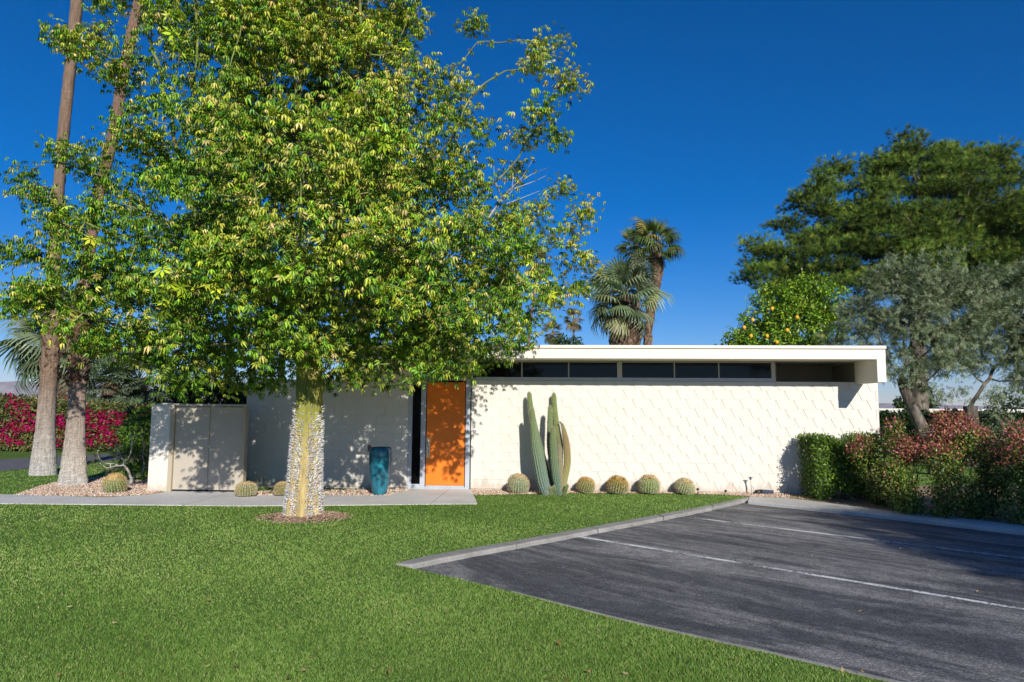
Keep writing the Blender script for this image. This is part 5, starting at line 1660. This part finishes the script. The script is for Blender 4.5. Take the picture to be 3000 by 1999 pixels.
# pale low wall in the distance on the right
a_, b_ = D(2500, 1200, 42), D(3400, 1200, 42)
fw_ = empty('garden_wall', ((a_.x+b_.x)/2, 42, 0), 0, 'long low white wall seen behind the dark hedge on the right', 'wall')
hw = (b_.x-a_.x)/2
MB().box(-hw, hw, 0, .2, -.1, 1.78).build('wall_body', M['far_white'], fw_)
MB().box(-hw-.05, hw+.05, -.05, .25, 1.781, 1.9).build('coping', M['far_white'], fw_)
# treetops far right beyond that wall
for i, (px, rp, lab) in enumerate([(2700, 34, 'distant green treetop beyond the white wall between the olive trunks'), (2960, 50, 'distant green treetop beyond the white wall near the right edge'), (2640, 18, 'smallest distant treetop beyond the white wall beside the house end')]):
    p = D(px, 1185, 55)
    cloud_shrub('round_tree', (p.x, 55, 0), [B(px, 1180, rp, 55), B(px+rp*.6, 1195, rp*.8, 55), (p.x, 55, 1.2, .8, .6, 1.0)], 1500, (.15, .3), [(.04, .07, .02), (.08, .12, .03)], [3, 2], lab, 'tree', 'treetops beyond the white wall', pname='crown', stems=3)

# shade tree standing out of frame beside the lot; its shadow falls over the bays
sb = Vector((9.6, -.6, -.05))
att = sph_points([(9.2, .2, 4.6, 1.6, 1.7, 1.0), (10.8, -.2, 4.9, 2.0, 2.2, 1.3), (9.6, -1.6, 4.5, 1.7, 1.2, 1.0), (12.4, -.2, 5.0, 2.0, 2.4, 1.4), (10.2, 1.4, 4.4, 1.5, 1.0, .8)], 11, .3)
root, P, par, r, kids = tree_from('shade_tree', [sb, sb+Vector((0, 0, 1.2)), sb+Vector((.1, .05, 2.4))], None, 0, .35, .5, .01, 'spreading shade tree standing beside the parking lot', 'tree', bark=M['bark_olive'], root_w=[.26, .22, .2], attractors=att, minr=.012, infl=6)
sets = generic_leaves(P, kids, r, .03, 14, 6, .35, (.14, .22), [(.06, .12, .02), (.10, .17, .03)], [1, 1], [T_SPRIG], .15, .8, extra=(att-np.array(sb), 22))
foliage('crown', root, sets, M['leaf'])

# ================================================================== GRASS, LITTER, STONES
def ground_scatter(n, rmin, rmax, a0, a1, p_=1.0):
    """points in a wedge in front of the photographer's spot, thinning with distance"""
    u_ = rng.uniform(0, 1, n)
    r_ = (rmin**(-p_+1e-6)*(1-u_)+rmax**(-p_+1e-6)*u_)**(-1/(p_-1e-6)) if p_ > .01 else rmin+(rmax-rmin)*u_
    a = rng.uniform(a0, a1, n)
    return np.stack([r_*np.sin(a), r_*np.cos(a)], 1), r_
soilring = [(TREE.x+.62*math.cos(a), TREE.y+.55*math.sin(a)) for a in np.linspace(0, 2*math.pi, 25)[:-1]]
excl = [path_poly, gl, gm, gr, dr, st, soilring]
def on_lawn(Q, margin=True):
    ok = inside(Q, lawn_poly)
    for e_ in excl: ok &= ~inside(Q, e_)
    yl = (Q[:, 1]-15.1)+Q[:, 0]*math.tan(R(3))
    ok &= ~((yl > -.1) & (Q[:, 0] > uL0-.3) & (Q[:, 0] < uR1+.3) & (yl < 7))
    return ok
NG = 760000
Q, rr = ground_scatter(NG, 3.0, 27, -.78, .80, .55)
ok = on_lawn(Q); Q, rr = Q[ok], rr[ok]
n = len(Q)
print('grass', n)
h_ = rng.uniform(.010, .024, n)*(1+.25*np.sin(Q[:, 0]*2.1)*np.sin(Q[:, 1]*1.7))
w_ = .0022*np.clip(rr/4.0, 1, 5)
az = rng.uniform(0, 6.28, n)
sx = np.stack([np.cos(az), np.sin(az), np.zeros(n)], 1)*w_[:, None]
lean = rng.normal(0, .55, (n, 2))*h_[:, None]
b3 = np.concatenate([Q, np.zeros((n, 1))], 1)
tipv = b3+np.concatenate([lean, h_[:, None]], 1)
V = np.stack([b3-sx, b3+sx, tipv], 1).reshape(-1, 3)
F = np.arange(3*n).reshape(-1, 3)
pat = 1.1*(np.sin(Q[:, 0]*.35+1.2*np.sin(Q[:, 1]*.4))*np.sin(Q[:, 1]*.62+.7*np.sin(Q[:, 0]*.5)))+.5*np.sin(Q[:, 0]*.9+np.sin(Q[:, 1]*1.3)*1.2)+.5*np.sin(Q[:, 1]*1.9+Q[:, 0]*.5+2)+.4*np.sin(Q[:, 0]*3.7+Q[:, 1]*2.9)+.3*np.sin(Q[:, 0]*8.3-Q[:, 1]*6.1)
pp_ = np.clip(.45+.18*pat, .05, .95)
g1 = pick([(.125, .25, .04), (.17, .305, .058), (.12, .24, .04)], [3, 3, 2], n, .07)*1.08
g2 = pick([(.22, .32, .08), (.29, .355, .12), (.36, .375, .17)], [4, 2, .6], n, .07)*1.08
col = np.where((rng.uniform(0, 1, n) < pp_*.75)[:, None], g2, g1)
col = col*(1+.10*np.clip(pat, -1.5, 1.5))[:, None]*np.array([1.06, 1.0, .95])
col = np.repeat(col, 3, 0); col[2::3] *= 1.18
me = npmesh('grass', V, [F], M['grass'], col)
o = link('grass', me); o['kind'] = 'stuff'; o['label'] = 'short mown green grass of the front lawn'; o['category'] = 'grass'

def curled(nm, N, pts_ok, pal, w, sz, label, rmin=3.2, rmax=15, z=.02):
    Q, rr = ground_scatter(N*3, rmin, rmax, -.72, .74, .3)
    Q = Q[pts_ok(Q)][:N]; n = len(Q)
    tv = np.array([[-.5, 0, .12], [0, .22, -.02], [.5, 0, .16], [0, -.22, .02]]); tf = np.array([[0, 1, 2], [0, 2, 3]])
    V, F, Cc = scatter(tv, tf, frames(unit(rng.normal(0, 1, (n, 3))*np.array([1, 1, .2])), unit(np.array([0, 0, 1.])+rng.normal(0, .35, (n, 3)))), np.concatenate([Q, np.full((n, 1), z)], 1), rng.uniform(*sz, n), pick(pal, w, n, .15))
    o = link(nm, npmesh(nm, V, [F], M['petal'], Cc)); o['kind'] = 'stuff'; o['label'] = label; o['category'] = 'litter'
DRY = [(.46, .30, .14), (.55, .42, .22), (.30, .16, .07), (.55, .50, .20)]
curled('leaf_litter', 260, on_lawn, DRY, [3, 3, 2, 1], (.022, .055), 'dry tan leaves scattered over the lawn', z=.034)
curled('lot_litter', 46, lambda Q: inside(Q, asph_poly) & ~inside(Q, lawn_poly), DRY, [3, 2, 2, 2], (.02, .045), 'small dry leaves and crumbs scattered over the asphalt', z=-.034)

# loose pebbles
tvp = np.array([[1, 0, 0], [-1, 0, 0], [0, 1, 0], [0, -1, 0], [0, 0, .7], [0, 0, -.7]])
tfp = np.array([[0, 2, 4], [2, 1, 4], [1, 3, 4], [3, 0, 4], [2, 0, 5], [1, 2, 5], [3, 1, 5], [0, 3, 5]])
allp = []
for poly, N in ((gl, 5200), (gm, 1500), (gr, 4200)):
    xs = [p.x for p in poly]; ys = [p.y for p in poly]
    Q = np.stack([rng.uniform(min(xs), max(xs), N*3), rng.uniform(min(ys), max(ys), N*3)], 1)
    Q = Q[inside(Q, poly)][:N]; n = len(Q)
    allp.append(scatter(tvp, tfp, frames(rand_unit(n), rand_unit(n)), np.concatenate([Q, np.full((n, 1), .014)], 1), rng.uniform(.010, .024, n), pick([(.62, .46, .34), (.50, .34, .25), (.72, .62, .52), (.34, .24, .18)], [3, 3, 2, 1], n, .1)))
V, Fs_, Cc = join(allp)
o = link('gravel', npmesh('gravel', V, Fs_, M['stones'], Cc)); o['kind'] = 'stuff'; o['label'] = 'loose pinkish pebbles of the planting beds'; o['category'] = 'gravel'
# soil crumbs on the ring and the dry bed
allp = []
a = rng.uniform(0, 6.28, 900); rr = rng.uniform(.28, .72, 900)
allp.append(scatter(tvp, tfp, frames(rand_unit(900), rand_unit(900)), np.stack([TREE.x+rr*np.cos(a)*1.05, TREE.y+rr*np.sin(a)*.9, np.clip(.075*(1-(rr/.66)**2), 0.012, 1)], 1), rng.uniform(.006, .018, 900), pick([(.38, .26, .18), (.27, .17, .11), (.46, .34, .25)], [3, 2, 1], 900, .1)))
Q = np.stack([rng.uniform(4, 12, 9000), rng.uniform(9, 16, 9000)], 1); Q = Q[inside(Q, dr)][:2500]; n = len(Q)
allp.append(scatter(tvp, tfp, frames(rand_unit(n), rand_unit(n)), np.concatenate([Q, np.full((n, 1), .012)], 1), rng.uniform(.008, .022, n), pick([(.42, .32, .2), (.30, .21, .13), (.52, .42, .3)], [3, 2, 1], n, .1)))
V, Fs_, Cc = join(allp)
o = link('dirt', npmesh('dirt', V, Fs_, M['stones'], Cc)); o['kind'] = 'stuff'; o['label'] = 'crumbs of brown soil round the tree and under the shrubs'; o['category'] = 'dirt'
# weeds rooted in the kerb joint
for px, py, lab in [(1540, 1597, 'small green weed in the kerb joint at the near bend of the lot'), (2015, 1505, 'reddish weed tuft in the kerb joint nearest the far corner'), (1835, 1543, 'tiny weed in the middle of the kerb run')]:
    p = G(px, py, -.04)
    n = 60
    foliage_root = empty('weed', p, 0, lab, 'weed')
    foliage('leaves', foliage_root, [(T_LEAF, rng.normal(0, .025, (n, 3))*np.array([1, 1, .2])+np.array([0, 0, .012]), unit(rng.normal(0, .7, (n, 3))+np.array([0, 0, .8])), rand_unit(n), rng.uniform(.02, .05, n), pick([(.08, .15, .03), (.15, .2, .04), (.22, .12, .06)], [3, 2, 1], n, .15))], M['leaf'])

# ================================================================== MOUNTAINS AND AIR
nx, ny = 160, 14
v, f = [], []
for j in range(ny):
    for i in range(nx):
        a = R(-52) + R(104)*i/(nx-1)
        dist = 1350+45*j
        px = 1500+F_PX*math.tan(a)
        ridge = 66-22*max(0, min(1, (px-100)/2600)) + 5*math.sin(i*.21)+3.5*math.sin(i*.53+1)+2*math.sin(i*1.17+2)+1.0*math.sin(i*2.9)
        if px > 1500: ridge *= max(.25, 1-(px-1500)/2200)
        prof_ = math.sin(math.pi*min(1, j/(ny*.62))*.5) if j < ny*.62 else 1-.9*(j-ny*.62)/(ny*.38)
        gul = 1-.16*abs(math.sin(i*.9+j*.5))-.1*abs(math.sin(i*2.3-j*.8))
        v.append((dist*math.tan(a), dist, ridge*prof_*(gul if 0 < j < 9 else 1)-.3))
for j in range(ny-1):
    for i in range(nx-1):
        k = j*nx+i
        f.append((k, k+1, k+nx+1, k+nx))
me = bpy.data.meshes.new('mountains'); me.from_pydata(v, [], f); me.materials.append(M['rock']); me.update()
o = link('mountains', me); o['kind'] = 'structure'

hm_ = bpy.data.materials.new('haze'); hm_.use_nodes = True
nt = hm_.node_tree; nt.nodes.clear()
pv = nt.nodes.new('ShaderNodeVolumePrincipled')
pv.inputs['Color'].default_value = (.93, .96, 1, 1)
pv.inputs['Density'].default_value = .00009
pv.inputs['Anisotropy'].default_value = 0
ho = nt.nodes.new('ShaderNodeOutputMaterial')
nt.links.new(pv.outputs[0], ho.inputs['Volume'])
hz = MB().box(-2500, 2500, -350, 2100, -1.2, 76).build('haze', hm_)
hz['kind'] = 'stuff'
